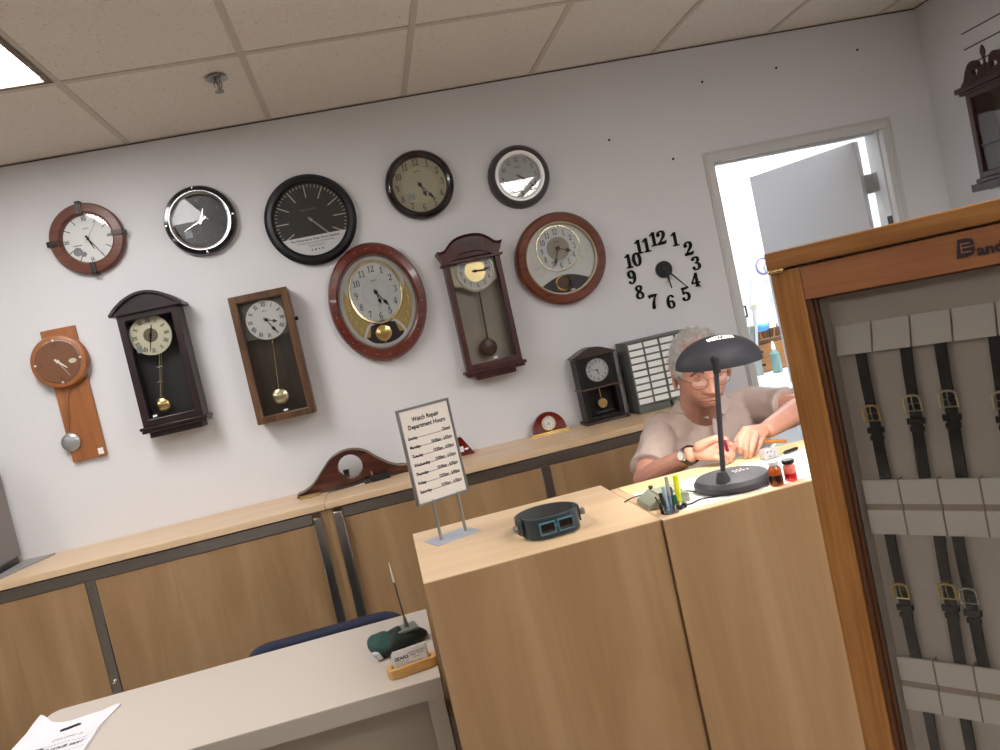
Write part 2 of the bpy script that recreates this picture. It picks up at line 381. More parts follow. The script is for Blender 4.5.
# 12 ---- numeral decal clock: ribbon glyphs with swelling strokes
GL={'1':[[(.32,0,.17),(.32,1,.17)],[(.34,.93,.12),(.2,.86,.1),(.08,.80,.08)],[(.08,.045,.09),(.56,.045,.09)]],
'2':[[(.10,.70,.20),(.12,.86,.12),(.30,.955,.09),(.48,.88,.15),(.52,.72,.18),(.44,.52,.16),(.26,.32,.11),(.10,.10,.08)],[(.06,.09,.18),(.30,.10,.19),(.50,.10,.17),(.60,.22,.08)]],
'3':[[(.10,.80,.17),(.18,.92,.10),(.34,.955,.09),(.49,.86,.14),(.49,.70,.15),(.40,.57,.09),(.26,.54,.08)],[(.26,.54,.08),(.44,.49,.10),(.54,.36,.16),(.53,.20,.17),(.40,.07,.11),(.24,.045,.09),(.12,.10,.12),(.09,.2,.17)]],
'4':[[(.44,0,.17),(.44,1,.15)],[(.42,.97,.08),(.22,.62,.08),(.04,.30,.08)],[(.03,.28,.10),(.66,.28,.10)],[(.28,.04,.08),(.62,.04,.08)]],
'5':[[(.14,.96,.09),(.14,.52,.09)],[(.12,.92,.15),(.34,.92,.15),(.54,.95,.12)],[(.14,.52,.08),(.28,.60,.09),(.44,.56,.13),(.54,.40,.17),(.53,.22,.17),(.42,.08,.12),(.26,.045,.09),(.13,.10,.12),(.10,.2,.17)]],
'6':[[(.54,.84,.15),(.44,.945,.09),(.30,.93,.10),(.17,.76,.15),(.12,.50,.18),(.14,.24,.17),(.24,.08,.11),(.36,.045,.09),(.50,.14,.14),(.54,.30,.16),(.48,.48,.13),(.36,.55,.09),(.22,.48,.08)]],
'7':[[(.06,.90,.16),(.30,.91,.18),(.58,.93,.12)],[(.56,.92,.08),(.42,.66,.10),(.30,.36,.16),(.26,.04,.20)],[(.08,.86,.08),(.07,.72,.07)]],
'8':[[(.32,.955,.09),(.48,.88,.14),(.50,.74,.14),(.42,.62,.12),(.26,.50,.14),(.13,.36,.15),(.11,.2,.15),(.2,.07,.11),(.33,.045,.09),(.48,.09,.12),(.55,.22,.14),(.52,.36,.14),(.40,.50,.12),(.22,.62,.12),(.14,.76,.14),(.18,.90,.12),(.32,.955,.09)]],
'0':[[(.33,.955,.09),(.18,.86,.15),(.11,.64,.18),(.10,.42,.18),(.17,.16,.15),(.33,.045,.09),(.49,.16,.15),(.56,.42,.18),(.55,.64,.18),(.48,.86,.15),(.33,.955,.09)]]}
GL['9']=[[(.66-x,1-y,w) for x,y,w in st] for st in GL['6']]
def glyph(b,s,cx,cz,h,y0,y1,wt=1,sx=1):
    adv=[.60 if c=='1' else .68 for c in s]; tot=sum(adv); x=-tot/2; b0=len(b.v)
    for c,a in zip(s,adv):
        for st in GL[c]:
            P=smoothpts(st,4) if len(st)>2 else st; L=[];R=[]
            for i,(px,pz,w) in enumerate(P):
                q=P[min(i+1,len(P)-1)]; p=P[max(i-1,0)]; dx=q[0]-p[0]; dz=q[1]-p[1]; l=math.hypot(dx,dz) or 1; nx,nz=-dz/l*w/2*wt,dx/l*w/2*wt
                L.append((cx+(x+px+nx)*h,cz+(pz+nz-.5)*h)); R.append((cx+(x+px-nx)*h,cz+(pz-nz-.5)*h))
            n=len(P); vs=[(u,y0,v) for u,v in L]+[(u,y0,v) for u,v in R]+[(u,y1,v) for u,v in L]+[(u,y1,v) for u,v in R]; fs=[]
            for i in range(n-1):
                fs+=[(i,i+1,n+i+1,n+i),(2*n+i,3*n+i,3*n+i+1,2*n+i+1),(i,2*n+i,2*n+i+1,i+1),(n+i,n+i+1,3*n+i+1,3*n+i)]
            fs+=[(0,n,3*n,2*n),(n-1,3*n-1,4*n-1,2*n-1)]; b.add(vs,fs)
            if len(st)>2 and wt>=1:
                e=[st[0],st[-1]] if w>.0 else []
                for px,pz,w in e: b.lathe([(0,y0),(w*h*.5*wt,y0),(w*h*.5*wt,y1),(0,y1)],14,c=(cx+(x+px)*h,0,cz+(pz-.5)*h))
        x+=a
    if sx!=1:
        for i in range(b0,len(b.v)): v=b.v[i]; b.v[i]=(cx+(v[0]-cx)*sx,v[1],v[2])
# ------------------------------------------------------------------ clocks
def wpos(u,v,off): 
    p=at(u,v,y=W-off); return (p.x,W,p.z)
ROM=['XII','I','II','III','IIII','V','VI','VII','VIII','IX','X','XI']
def numerals(b,kind,r,size,y,cx=0,cz=0,rz=None,off=.012,skip=(),sx=1,only=None):
    rz=r if rz is None else rz
    for k in range(12):
        if k in skip or (only and k not in only): continue
        a=2*pi*k/12; x=cx+r*math.sin(a); z=cz+rz*math.cos(a)
        if kind=='arabic': glyph(b,str(12 if k==0 else k),x,z,size,y-.0003,y,wt=.85,sx=sx)
        elif kind=='roman': b.text(ROM[k],x,z,y,size*.82,-a,.02,sx=sx*.62)
        elif kind=='bars': b.bar(cx,cz,y-.0003,size,size*.12,a,r0=r-size/2)
def minutes(b,r,l,w,y,cx=0,cz=0,n=60,rz=1,skip5=False):
    for k in range(n):
        if skip5 and k%5==0: continue
        b.bar(cx,cz,y-.0003,l,w,2*pi*k/n,r0=r-l)
def hand(par,name,m,ang,l,w,y,cx=0,cz=0,style='taper',tail=.015):
    b=MB()
    if style=='spade':
        b.bar(cx,cz,y,l*.55,w*.35,ang,r0=-tail); ca,sa=math.sin(ang),math.cos(ang)
        P=lambda r,q:(cx+ca*r+sa*q,cz+sa*r-ca*q)
        b.prism([P(l*.5,0),P(l*.66,w*.9),P(l,0),P(l*.66,-w*.9)],y,y+.001)
        b.bar(cx,cz,y-.0002,l*.5,w*.4,ang)
    else: b.bar(cx,cz,y,l+tail,w,ang,r0=-tail,w2=w*.45)
    b.lathe([(0,y-.001),(w*.9,y-.001),(w*.9,y+.001),(0,y+.001)],12,c=(cx,0,cz))
    return link(b,name,m,par,smooth=0)
def dialdisc(par,m,r,y,cx=0,cz=0,sx=1,sz=1,name='dial',th=.003):
    b=MB(); b.lathe([(0,y),(r,y),(r,y+th),(0,y+th)],56,c=(cx,0,cz),sx=sx,sz=sz); return link(b,name,m,par)
def pane(par,r,y,cx=0,cz=0,sx=1,sz=1,m=None):
    b=MB(); b.lathe([(0,y),(r,y),(r,y+.0015),(0,y+.0015)],48,c=(cx,0,cz),sx=sx,sz=sz); return link(b,'glass',m or glass,par)
def printing(par,b,m=ink,name='numerals'): return link(b,name,m,par,smooth=0)
def sticker(par,x0,x1,z0,z1,y,m=paper,rot=0):
    b=MB(); b.box(x0,x1,y-.0006,y,z0,z1); return link(b,'price_sticker',m,par,smooth=0)
seikow='SEIKO'
# 1 ---- brown round
t=thing('wall_clock','round wall clock with brown wooden ring, four dark metal clips and white roman dial','clock',wpos(85.9,237.9,.04),group='clocks on the wall')
b=MB(); b.lathe([(.100,-.012),(.108,-.036),(.114,-.04),(.146,-.036),(.152,-.028),(.152,0),(.100,0),(.100,-.012)],64); link(b,'case',brownwood,t)
for k in range(4):
    b=MB(); b.box(-.011,.011,-.046,-.034,.106,.156); b.box(-.011,.011,-.046,0,.150,.158); b.box(-.0015,.0015,-.049,-.045,.106,.158)
    rm=Matrix.Rotation(k*pi/2,3,'Y'); b.v=[tuple(rm@Vector(q)) for q in b.v]; link(b,'clip',mat('bronze_clip',lin(52,44,40),.35,.6),t)
dialdisc(t,whited,.107,-.014)
b=MB(); numerals(b,'roman',.088,.024,-.0146,only=(0,3,6,9)); numerals(b,'bars',.088,.026,-.0146,skip=(0,3,6,9)); b.text(seikow,0,.045,-.0146,.007); printing(t,b)
hand(t,'hour_hand',ink,iang(40,64),.05,.007,-.018); hand(t,'minute_hand',ink,iang(75,78),.092,.005,-.020)
b=MB(); b.bar(0,0,-.0225,.115,.0012,iang(35,-80),r0=-.02); link(b,'second_hand',greypaper,t,smooth=0)
b=MB(); b.lathe([(0,0),(.02,0),(.02,.0006),(0,.0006)],7,c=(-.052,-.0155,-.048)); b.lathe([(0,0),(.012,0),(.012,.0006),(0,.0006)],6,c=(-.03,-.0157,-.062)); b.box(-.066,-.03,-.0155,-.015,-.024,-.02); link(b,'dial_sticker',mat('sticker_print',lin(120,120,124),.5,var=.5,vscale=120),t,smooth=0)
pane(t,.107,-.03)
# 2 ---- chrome/black
t=thing('wall_clock','round black wall clock with glossy black rim, chrome inner ring and black dial','clock',wpos(199.7,219.8,.04),group='clocks on the wall')
b=MB(); b.lathe([(.128,-.03),(.132,-.036),(.148,-.034),(.153,-.026),(.153,0),(.12,0),(.12,-.03),(.128,-.03)],64); link(b,'case',mat('gloss_black',lin(10,10,11),.12,coat=.5),t)
b=MB(); b.lathe([(.111,-.014),(.115,-.030),(.124,-.034),(.131,-.034),(.131,-.02),(.111,-.014)],64); link(b,'bezel',mat('dark_chrome',(.42,.42,.44),.18,1),t)
for k in range(4):
    a=k*pi/2; b=MB(); b.lathe([(0,-.042),(.003,-.0415),(.0055,-.038),(.006,-.033),(0,-.033)],14,c=(.142*math.sin(a),0,.142*math.cos(a))); link(b,'stud',chrome,t)
dialdisc(t,mat('black_dial',lin(34,34,37),.35),.113,-.014)
b=MB(); minutes(b,.107,.004,.001,-.0146); numerals(b,'arabic',.09,.010,-.0146,off=.0); b.text(seikow,0,.04,-.0146,.006); printing(t,b,mat('grey_ink',lin(130,130,132),.5))
b=MB(); b.ringprism(circ(-.03,-.03,.024),circ(-.03,-.03,.022),-.0155,-.0145); printing(t,b,mat('grey_ink2',lin(90,90,92),.5),'subdial')
hand(t,'hour_hand',chrome,iang(7,-48),.055,.006,-.018); hand(t,'minute_hand',chrome,iang(-45,33),.085,.005,-.020,tail=.025)
o=sticker(t,-.078,-.048,-.066,-.034,-.0165,mat('sticker_grey',lin(130,132,136),.4,var=.4,vscale=80))
pane(t,.117,-.028,m=glassm('coated_glass',(1,1,1),.5))
# 3 ---- big black
t=thing('wall_clock','large round black wall clock with white bar marks and white card across its lower dial','clock',wpos(310.6,218.9,.04),group='clocks on the wall')
b=MB(); b.lathe([(.160,-.020),(.165,-.036),(.172,-.042),(.188,-.040),(.203,-.024),(.203,0),(.16,0),(.16,-.02)],72); link(b,'case',mat('matte_black',lin(16,17,22),.35),t)
dialdisc(t,mat('charcoal_dial',lin(28,28,30),.5),.166,-.018)
b=MB(); wi=mat('white_ink',lin(205,205,200),.6)
for k in range(12): b.bar(0,0,-.0190,.058,.0045,2*pi*k/12,r0=.100)
for k in range(60):
    if k%5: b.bar(0,0,-.0190,.0115,.0035,2*pi*k/60,r0=.147)
printing(t,b,wi,'hour_marks')
b=MB(); b.text('BULOVA',0,.048,-.0187,.011,sx=1.15); printing(t,b,mat('grey_ink3',lin(120,120,118),.5),'lettering')
hand(t,'hour_hand',mat('grey_hand',lin(170,168,165),.4),iang(90,62),.095,.008,-.0225); hand(t,'minute_hand',mat('grey_hand',lin(170,168,165),.4),iang(100,75),.135,.006,-.0245)
a0=math.asin(-.072/.160); b=MB(); P=[(.160*math.cos(a),.160*math.sin(a)) for a in [pi-a0+ (2*a0+pi)*i/30 for i in range(31)]]
b.prism(P,-.0275,-.0265); link(b,'paper_card',paper,t,smooth=0)
b=MB(); b.text('The Observatory Shape Dome Speaker',0,-.087,-.0280,.0095,off=.014,sx=1.0); b.text('Amazing Sound in a Simple and Beautiful Design',0,-.101,-.0280,.006,off=.005)
b.text('with automatic volume control',0,-.112,-.0280,.0042); b.text('and night shut off feature',0,-.119,-.0280,.0042)
for k,x in enumerate((-.024,-.008,.008,.024)): b.lathe([(0,0),(.004,0),(.004,.0003),(0,.0003)],(5,12,4,6)[k],c=(x,-.0281,-.134))
printing(t,b,ink,'card_print'); pane(t,.165,-.032)
# 4 ---- cream arabic
t=thing('wall_clock','round wall clock with thick dark brown rim, cream dial and black arabic numbers','clock',wpos(420.1,183.7,.04),group='clocks on the wall')
b=MB(); b.lathe([(.122,-.018),(.128,-.036),(.138,-.042),(.150,-.036),(.158,-.022),(.158,0),(.12,0),(.122,-.018)],64); link(b,'case',mat('dark_brown_lacquer',lin(30,20,20),.2,coat=.4),t)
b=MB(); b.ell((-.143,-.040,-.008),(.004,.004,.006),10,8); link(b,'release_button',steel,t)
dialdisc(t,creamd2,.127,-.016); dialdisc(t,mat('cream_centre',lin(212,208,180),.5),.082,-.0165,name='inner_dial',th=.0008)
b=MB(); numerals(b,'arabic',.104,.030,-.0175,off=.012,sx=.8); b.text(seikow,0,.062,-.0175,.008); printing(t,b)
hand(t,'hour_hand',black,iang(30,48),.062,.011,-.020,style='spade'); hand(t,'minute_hand',black,iang(65,58),.098,.009,-.0225,style='spade')
sticker(t,-.067,-.033,-.062,-.032,-.0185,mat('foil_sticker',lin(170,172,172),.35,metal=.3,var=.3,vscale=60)); pane(t,.126,-.032)
# 5 ---- grey/white ring
t=thing('wall_clock','small round wall clock with slate grey rim and bright silver-white inner ring','clock',wpos(520.4,175.1,.05),group='clocks on the wall')
b=MB(); b.lathe([(.117,-.038),(.122,-.048),(.134,-.044),(.144,-.03),(.147,0),(.11,0),(.117,-.038)],64); link(b,'case',mat('slate_grey',lin(66,62,64),.4),t)
b=MB(); b.lathe([(.096,-.022),(.100,-.036),(.108,-.042),(.117,-.042),(.1175,-.02),(.096,-.022)],64); link(b,'bezel',mat('silver_white_ring',lin(250,250,252),.2),t)
dialdisc(t,greyd,.098,-.022)
b=MB(); numerals(b,'arabic',.079,.019,-.0226,off=.004,sx=.9); b.text(seikow,0,.045,-.0226,.008); minutes(b,.094,.003,.0008,-.0226); printing(t,b)
hand(t,'hour_hand',black,iang(62,22),.055,.007,-.026); hand(t,'minute_hand',black,iang(67,38),.080,.005,-.028)
b=MB(); b.lathe([(0,0),(.012,0),(.012,.0006),(0,.0006)],7,c=(-.05,-.0236,-.055)); b.box(.045,.075,-.0236,-.023,-.056,-.05); b.box(.048,.078,-.0236,-.023,-.068,-.062); link(b,'dial_sticker',mat('sticker_print',lin(120,120,124),.5),t,smooth=0); pane(t,.0985,-.034)
# 6 ---- oval
t=thing('wall_clock','oval red mahogany wall clock with gilt leaf panels and gold pendulum disc','clock',wpos(378,301.5,.05),group='clocks on the wall')
b=MB(); b.lathe([(.172,-.028),(.176,-.050),(.184,-.056),(.210,-.050),(.219,-.036),(.219,0),(.165,0),(.172,-.028)],80,sz=1.235); link(b,'case',redwood,t)
# small gilt marks inlaid round the rim
b=MB()
for k in range(22):
    a=2*pi*(k+.5)/22; x=.197*math.cos(a); z=.197*1.235*math.sin(a); b.M=Matrix.Translation((x,-.0545,z))@Matrix.Rotation(-a+pi/2*1,4,'Y'); b.box(-.0035,.0035,-.0006,.0006,-.010 if 0 else -.002,.002)
b.M=None; link(b,'inlay',mat('inlay_tan',lin(150,92,70),.4),t,smooth=0)
b=MB(); b.lathe([(0,-.018),(.175,-.018),(.175,-.012),(0,-.012)],64,sz=1.235,sx=.97); link(b,'backplate',mat('pearl_panel',lin(222,222,216),.4),t)
def ov(z,rx,rz,cz): q=1-((z-cz)/rz)**2; return rx*math.sqrt(max(q,0))
for sgn in (-1,1):
    L_=[];R_=[]
    for i in range(25):
        z=.085-.235*i/24; xi=ov(z,.122,.148,.045)
        if z<-.06: xi=max(xi,.045+(-.06-z)*.25)
        xo=ov(z,.152,.196,0); 
        xi=xo-(xo-xi)*min(1,(.0851-z)/.06)
        if xo<xi+.001: xo=xi+.001
        L_.append((sgn*xi,z)); R_.append((sgn*xo,z))
    b=MB(); vs=[(x,-.021,z) for x,z in L_]+[(x,-.021,z) for x,z in R_]; b.add(vs,[(i,i+1,26+i,25+i) for i in range(24)])
    b.add([(x,-.018,z) for x,z in L_]+[(x,-.018,z) for x,z in R_],[(i,i+1,26+i,25+i) for i in range(24)])
    b2=MB()
    for j in range(5):
        zc=.03-.036*j; xc=sgn*(.134-.016*(j>2)*(j-2)); pts=smoothpts([(xc-.006,-.0215,zc-.016),(xc+.004,-.0225,zc-.004),(xc-.002,-.0225,zc+.006),(xc+.007,-.0215,zc+.014)],3); b2.tube(pts,[.0015+.003*math.sin(pi*i/(len(pts)-1)) for i in range(len(pts))],6)
    g=link(b,'gilt_panel',mat('matt_gilt',lin(196,172,104),.5,metal=.25,bump=.2,bscale=60),t); link(b2,'leaf_relief',mat('pale_gilt',lin(214,196,134),.45,metal=.25),t)
b=MB(); b.lathe([(.110,-.022),(.113,-.030),(.120,-.032),(.124,-.024),(.110,-.022)],64,c=(0,0,.045),sz=1.2); link(b,'dial_ring',palebrass,t)
dialdisc(t,mat('pearl_dial',lin(222,226,226),.4),.113,-.024,cz=.045,sz=1.2)
b=MB(); numerals(b,'arabic',.090,.030,-.0246,cz=.045,rz=.108,off=.010,sx=.85); b.text(seikow,0,.098,-.0246,.007); minutes(b,.060,.003,.0009,-.0246,cz=.045); printing(t,b)
hand(t,'hour_hand',black,iang(30,63),.060,.010,-.028,cz=.045,style='spade'); hand(t,'minute_hand',black,iang(57,55),.088,.009,-.030,cz=.045,style='spade')
wpl=[(-.088,-.150),(-.060,-.105),(-.035,-.098),(0,-.094),(.035,-.098),(.060,-.105),(.088,-.150),(.060,-.178),(.02,-.190),(-.02,-.190),(-.060,-.178)]
wpl=smoothpts(wpl+[wpl[0]],3)[:-1]
b=MB(); b.ringprism([(x*1.14,(z+.143)*1.2-.143) for x,z in wpl],wpl,-.024,-.018); link(b,'window_trim',white,t)
b=MB(); b.prism(wpl,-.0190,-.0184); link(b,'pendulum_window',mat('dark_window',lin(34,24,26),.3),t,smooth=0)
b=MB(); b.lathe([(0,-.028),(.030,-.0275),(.036,-.026),(.036,-.022),(0,-.022)],40,c=(-.006,0,-.143)); pb=link(b,'pendulum_bob',goldring,t)
b=MB(); b.bar(-.006,-.143,-.0245,.06,.006,0,r0=-.048); link(b,'pendulum_rod',palebrass,t)
b=MB(); b.lathe([(0,-.036),(.174,-.036),(.174,-.0345),(0,-.0345)],56,sz=1.235); link(b,'glass',glass,t)
# 7 ---- round brown with swirls
t=thing('wall_clock','large round clock with reddish brown wooden rim, white face and gold ringed pendulum below','clock',wpos(562.1,257.8,.05),group='clocks on the wall')
b=MB(); b.lathe([(.168,-.028),(.171,-.048),(.178,-.055),(.206,-.050),(.217,-.038),(.217,0),(.16,0),(.168,-.028)],80); link(b,'case',cherry,t)
b=MB(); b.lathe([(.162,-.026),(.166,-.046),(.1725,-.048),(.1725,-.03),(.162,-.026)],72); link(b,'bezel',mat('champagne_ring',lin(196,186,160),.3,metal=.5),t)
dialdisc(t,mat('ivory_panel',lin(226,228,224),.4),.167,-.024,name='backplate')
b=MB(); b.lathe([(.103,-.026),(.1045,-.032),(.108,-.032),(.109,-.026),(.103,-.026)],64,c=(-.004,0,.048)); link(b,'dial_ring',palebrass,t)
dialdisc(t,mat('pearl_dial',lin(222,226,226),.4),.104,-.026,cx=-.004,cz=.048,name='dial'); dialdisc(t,mat('taupe_centre',lin(168,158,142),.5,var=.1,vscale=200),.055,-.0268,cx=-.004,cz=.048,name='inner_dial',th=.0008)
b=MB(); numerals(b,'arabic',.080,.027,-.0272,cx=-.004,cz=.048,off=.004,sx=.75); b.text(seikow,-.004,.08,-.0278,.007); printing(t,b)
hand(t,'hour_hand',mat('dark_bronze',lin(60,56,44),.4,.5),iang(97,13),.064,.013,-.031,cx=-.004,cz=.048,style='spade'); hand(t,'minute_hand',mat('dark_bronze',lin(60,56,44),.4,.5),iang(-20,110),.090,.009,-.033,cx=-.004,cz=.048,style='spade')
top=[(.123*math.sin(a)*1.0,-.205+.0) for a in (0,)]
arc=[(-.122+.244*i/20,-.116+.038*math.sin(pi*i/20)) for i in range(21)]
bot=[(.1665*math.cos(a),.1665*math.sin(a)) for a in [math.atan2(-.116,.122)+(-pi-2*math.atan2(-.116,.122))*i/20 for i in range(1,20)]]
b=MB(); b.prism(arc+bot,-.0262,-.0248); link(b,'pendulum_window',mat('dark_window',lin(34,24,26),.3),t,smooth=0)
b=MB(); b.lathe([(.0275,-.032),(.032,-.036),(.038,-.034),(.038,-.029),(.0275,-.030)],40,c=(-.014,0,-.115)); b.lathe([(0,-.006),(.003,0),(0,.006)],8,c=(-.014,-.032,-.157)); pb=link(b,'pendulum_bob',goldring,t)
b=MB(); b.lathe([(0,-.0315),(.029,-.0315),(.029,-.030),(0,-.030)],32,c=(-.014,0,-.115)); link(b,'bob_inlay',mat('bob_brown',lin(84,58,46),.4),pb)
b=MB()
for sx_,cx_,cz_ in ((1,.125,.005),(-1,-.115,-.035)):
    P=[(cx_+sx_*(.006+.0032*i)*math.cos(i*.45),-.0258,cz_+(.006+.0022*i)*math.sin(i*.45)) for i in range(12)]; b.tube(P,.0018,6)
link(b,'swirl_relief',mat('swirl_relief',lin(208,206,196),.4),t)
sticker(t,-.004+.02,.036,-.158,-.151,-.028); pane(t,.165,-.044)
# 8 ---- modern pendulum
t=thing('pendulum_clock','modern clock of a long narrow orange wood board with round wooden head and silver bob','clock',(-1.280,W,0),group='clocks on the wall')
b=MB(); b.box(-.070,.070,-.022,0,1.395,1.972); link(b,'backboard',beech,t,bevel=.002)
hz=at(57.8,361.6,y=W-.06); hx_=hz.x+1.280
b=MB(); b.lathe([(0,-.058),(.100,-.058),(.110,-.054),(.115,-.044),(.115,-.022),(0,-.022)],64,c=(hx_,0,hz.z)); hd=link(b,'clock_head',beech,t)
b=MB(); b.lathe([(.088,-.0585),(.0885,-.0605),(.0915,-.0605),(.092,-.0585)],64,c=(hx_,0,hz.z)); link(b,'chapter_ring',chrome,hd)
dialdisc(hd,mat('brown_dial',lin(118,76,50),.4),.088,-.0590,cx=hx_,cz=hz.z,th=.002)
for k in range(4):
    a=k*pi/2; b=MB(); b.lathe([(0,-.066),(.004,-.065),(.005,-.0595),(0,-.0595)],12,c=(hx_+.0905*math.sin(a),0,hz.z+.0905*math.cos(a))); link(b,'hour_stud',white,hd)
b=MB(); numerals(b,'arabic',.07,.018,-.0596,cx=hx_,cz=hz.z,off=.0,only=(0,3,6,9)); printing(hd,b,mat('brown_ink',lin(84,52,38),.5))
b=MB(); hm=mat('silver_hand',lin(232,230,226),.3)
hand(hd,'hour_hand',hm,iang(38,25),.046,.008,-.064,cx=hx_,cz=hz.z); hand(hd,'minute_hand',mat('thin_hand',lin(200,190,170),.4),iang(50,58),.076,.003,-.066,cx=hx_,cz=hz.z)
b=MB(); b.lathe([(0,0),(.016,0),(.016,.0005),(0,.0005)],6,c=(hx_+.058,-.0605,hz.z-.008),sx=1.1,sz=.7); link(b,'price_sticker',mat('sticker_cream',lin(196,190,168),.5),hd,smooth=0)
bp_=at(70.4,442.4,y=W-.035)
b=MB(); b.lathe([(0,-.040),(.020,-.040),(.035,-.036),(.0395,-.031),(.035,-.026),(0,-.025)],40,c=(bp_.x+1.280,0,bp_.z)); link(b,'pendulum_bob',mat('satin_silver',lin(176,176,178),.35,metal=.6),t)
b=MB(); b.tube([(hx_+.004,-.030,hz.z-.105),(bp_.x+1.280,-.030,bp_.z+.036)],.0012,6); link(b,'pendulum_rod',mat('clear_rod',lin(160,110,70),.3),t)
sticker(t,.040,.062,1.405,1.432,-.0226)
# 9 ---- dark arched pendulum clock
t=thing('pendulum_clock','tall dark espresso wall clock with arched top, glass door and brass pendulum','clock',(-.885,W,0),group='clocks on the wall')
b=MB(); b.box(-.118,.118,-.100,0,1.475,1.95); 
# hollow carcass
b=MB(); b.box(-.125,-.108,-.100,0,1.475,1.955); b.box(.108,.125,-.100,0,1.475,1.955); b.box(-.108,.108,-.012,0,1.475,1.955); b.box(-.108,.108,-.100,-.012,1.475,1.49); b.box(-.108,.108,-.1,-.012,1.935,1.955)
link(b,'case',espresso,t,bevel=.002)
b=MB(); b.frame(-.125,.125,1.475,1.962,.030,-.118,-.100); link(b,'door',espresso,t,bevel=.003)
b=MB(); arc_=[(-.140,1.962)]+[(-.140+.28*i/24,1.972+.064*math.sin(pi*i/24)**.8) for i in range(25)]+[(.140,1.962)]
b.prism(arc_,-.122,0); o=link(b,'arched_top',espresso,t,bevel=.002)
b=MB(); A1=[(-.146+.292*i/24,1.970+.075*math.sin(pi*i/24)**.8) for i in range(25)]; A2=[(x*.93,z-.012) for x,z in A1]
b.add([(x,-.136,z) for x,z in A1]+[(x,-.136,z) for x,z in A2]+[(x,0,z) for x,z in A1]+[(x,0,z) for x,z in A2],[(i,i+1,26+i,25+i) for i in range(24)]+[(50+i,50+i+1,i+1,i) for i in range(24)]+[(25+i,26+i,76+i,75+i) for i in range(24)]+[(50+i,75+i,76+i,51+i) for i in range(24)])
b.box(-.150,.150,-.132,0,1.958,1.972); link(b,'cornice',espresso,t,bevel=.002)
b=MB(); b.box(-.140,.140,-.128,0,1.462,1.475); b.box(-.134,.134,-.122,0,1.448,1.462); b.box(-.110,.110,-.105,0,1.425,1.448); link(b,'base_moulding',espresso,t,bevel=.003)
b=MB(); b.box(-.107,.107,-.014,-.012,1.49,1.935); link(b,'back_panel',mat('dark_liner',lin(40,40,44),.5),t)
dc=at(151,335.2,y=W-.075); dx_=dc.x+.885
dialdisc(t,creamd,.086,-.080,cx=dx_,cz=dc.z,th=.01); b=MB(); numerals(b,'roman',.066,.024,-.0806,cx=dx_,cz=dc.z,off=.012); printing(t,b)
b=MB(); b.lathe([(0,-.0812),(.030,-.0812),(.030,-.0806)],32,c=(dx_,0,dc.z)); link(b,'inner_dial',mat('bronze_centre',lin(118,104,82),.4,metal=.3,var=.3,vscale=150),t)
hand(t,'hour_hand',ink,iang(3,-38),.045,.007,-.084,cx=dx_,cz=dc.z); hand(t,'minute_hand',ink,iang(0,60),.070,.005,-.086,cx=dx_,cz=dc.z)
bp_=at(162,405.4,y=W-.06); bx=bp_.x+.885; px_=dx_+.0
b=MB(); b.tube([(dx_+.010,-.055,dc.z-.08),(bx,-.055,bp_.z+.03)],.0025,8)
for k in range(2): 
    f_=.30+.33*k; xx=dx_+.01+(bx-dx_-.01)*f_; z_=dc.z-.08+(bp_.z+.03-dc.z+.08)*f_; b.box(xx-.014,xx+.014,-.058,-.054,z_-.002,z_+.002)
b.tube([(dx_+.018,-.052,dc.z-.08),(bx+.006,-.052,bp_.z+.03)],.0016,6)
link(b,'pendulum_rod',palebrass,t)
b=MB(); b.lathe([(0,-.064),(.028,-.062),(.036,-.056),(.028,-.050),(0,-.049)],36,c=(bx,0,bp_.z)); link(b,'pendulum_bob',brass,t)
b=MB(); b.box(-.095,.095,-.112,-.110,1.505,1.932); link(b,'glass',glass,t)
sticker(t,-.078,-.060,1.512,1.520,-.1125); sticker(t,dx_-.068,dx_-.046,dc.z-.066,dc.z-.035,-.0825,mat('sticker_blue_white',lin(150,156,168),.5,var=.3,vscale=90))
# 10 ---- walnut rectangular
t=thing('pendulum_clock','rectangular walnut wall clock with plain frame, white roman dial and thin gold pendulum','clock',(-.425,W,0),group='clocks on the wall')
b=MB(); b.frame(-.125,.125,1.378,1.940,.012,-.095,0); b.box(-.113,.113,-.012,0,1.39,1.928); link(b,'case',walnut,t,bevel=.002)
b=MB(); b.ringprism([(-.127,1.376),(.127,1.376),(.127,1.943),(-.127,1.943)],[(-.096,1.407),(.096,1.407),(.096,1.912),(-.096,1.912)],-.110,-.095); link(b,'door',walnut,t,bevel=.004)
b=MB(); b.frame(-.099,.099,1.404,1.915,.006,-.106,-.098); link(b,'inner_moulding',mat('dark_walnut_lip',lin(44,30,20),.4),t)
b=MB(); b.box(-.112,.112,-.014,-.012,1.39,1.928); link(b,'back_panel',darkwal,t)
dc=at(266.1,319.8,y=W-.082); dx_=dc.x+.425
b=MB(); b.box(-.096,.096,-.076,-.070,dc.z-.075,1.912); link(b,'dial_plate',mat('grey_brown_plate',lin(98,90,82),.5),t)
b=MB(); b.lathe([(.085,-.0765),(.087,-.082),(.090,-.082),(.091,-.0765)],56,c=(dx_,0,dc.z)); link(b,'dial_ring',mat('bronze_ring',lin(110,92,64),.3,.7),t)
dialdisc(t,whited,.087,-.080,cx=dx_,cz=dc.z); b=MB(); numerals(b,'roman',.069,.024,-.0806,cx=dx_,cz=dc.z,off=.008); b.text(seikow,dx_,dc.z+.04,-.0806,.006); printing(t,b)
hand(t,'hour_hand',black,iang(45,5),.050,.009,-.084,cx=dx_,cz=dc.z,style='spade'); hand(t,'minute_hand',black,iang(45,50),.072,.008,-.086,cx=dx_,cz=dc.z,style='spade')
bp_=at(280.3,396.5,y=W-.06); bx=bp_.x+.425
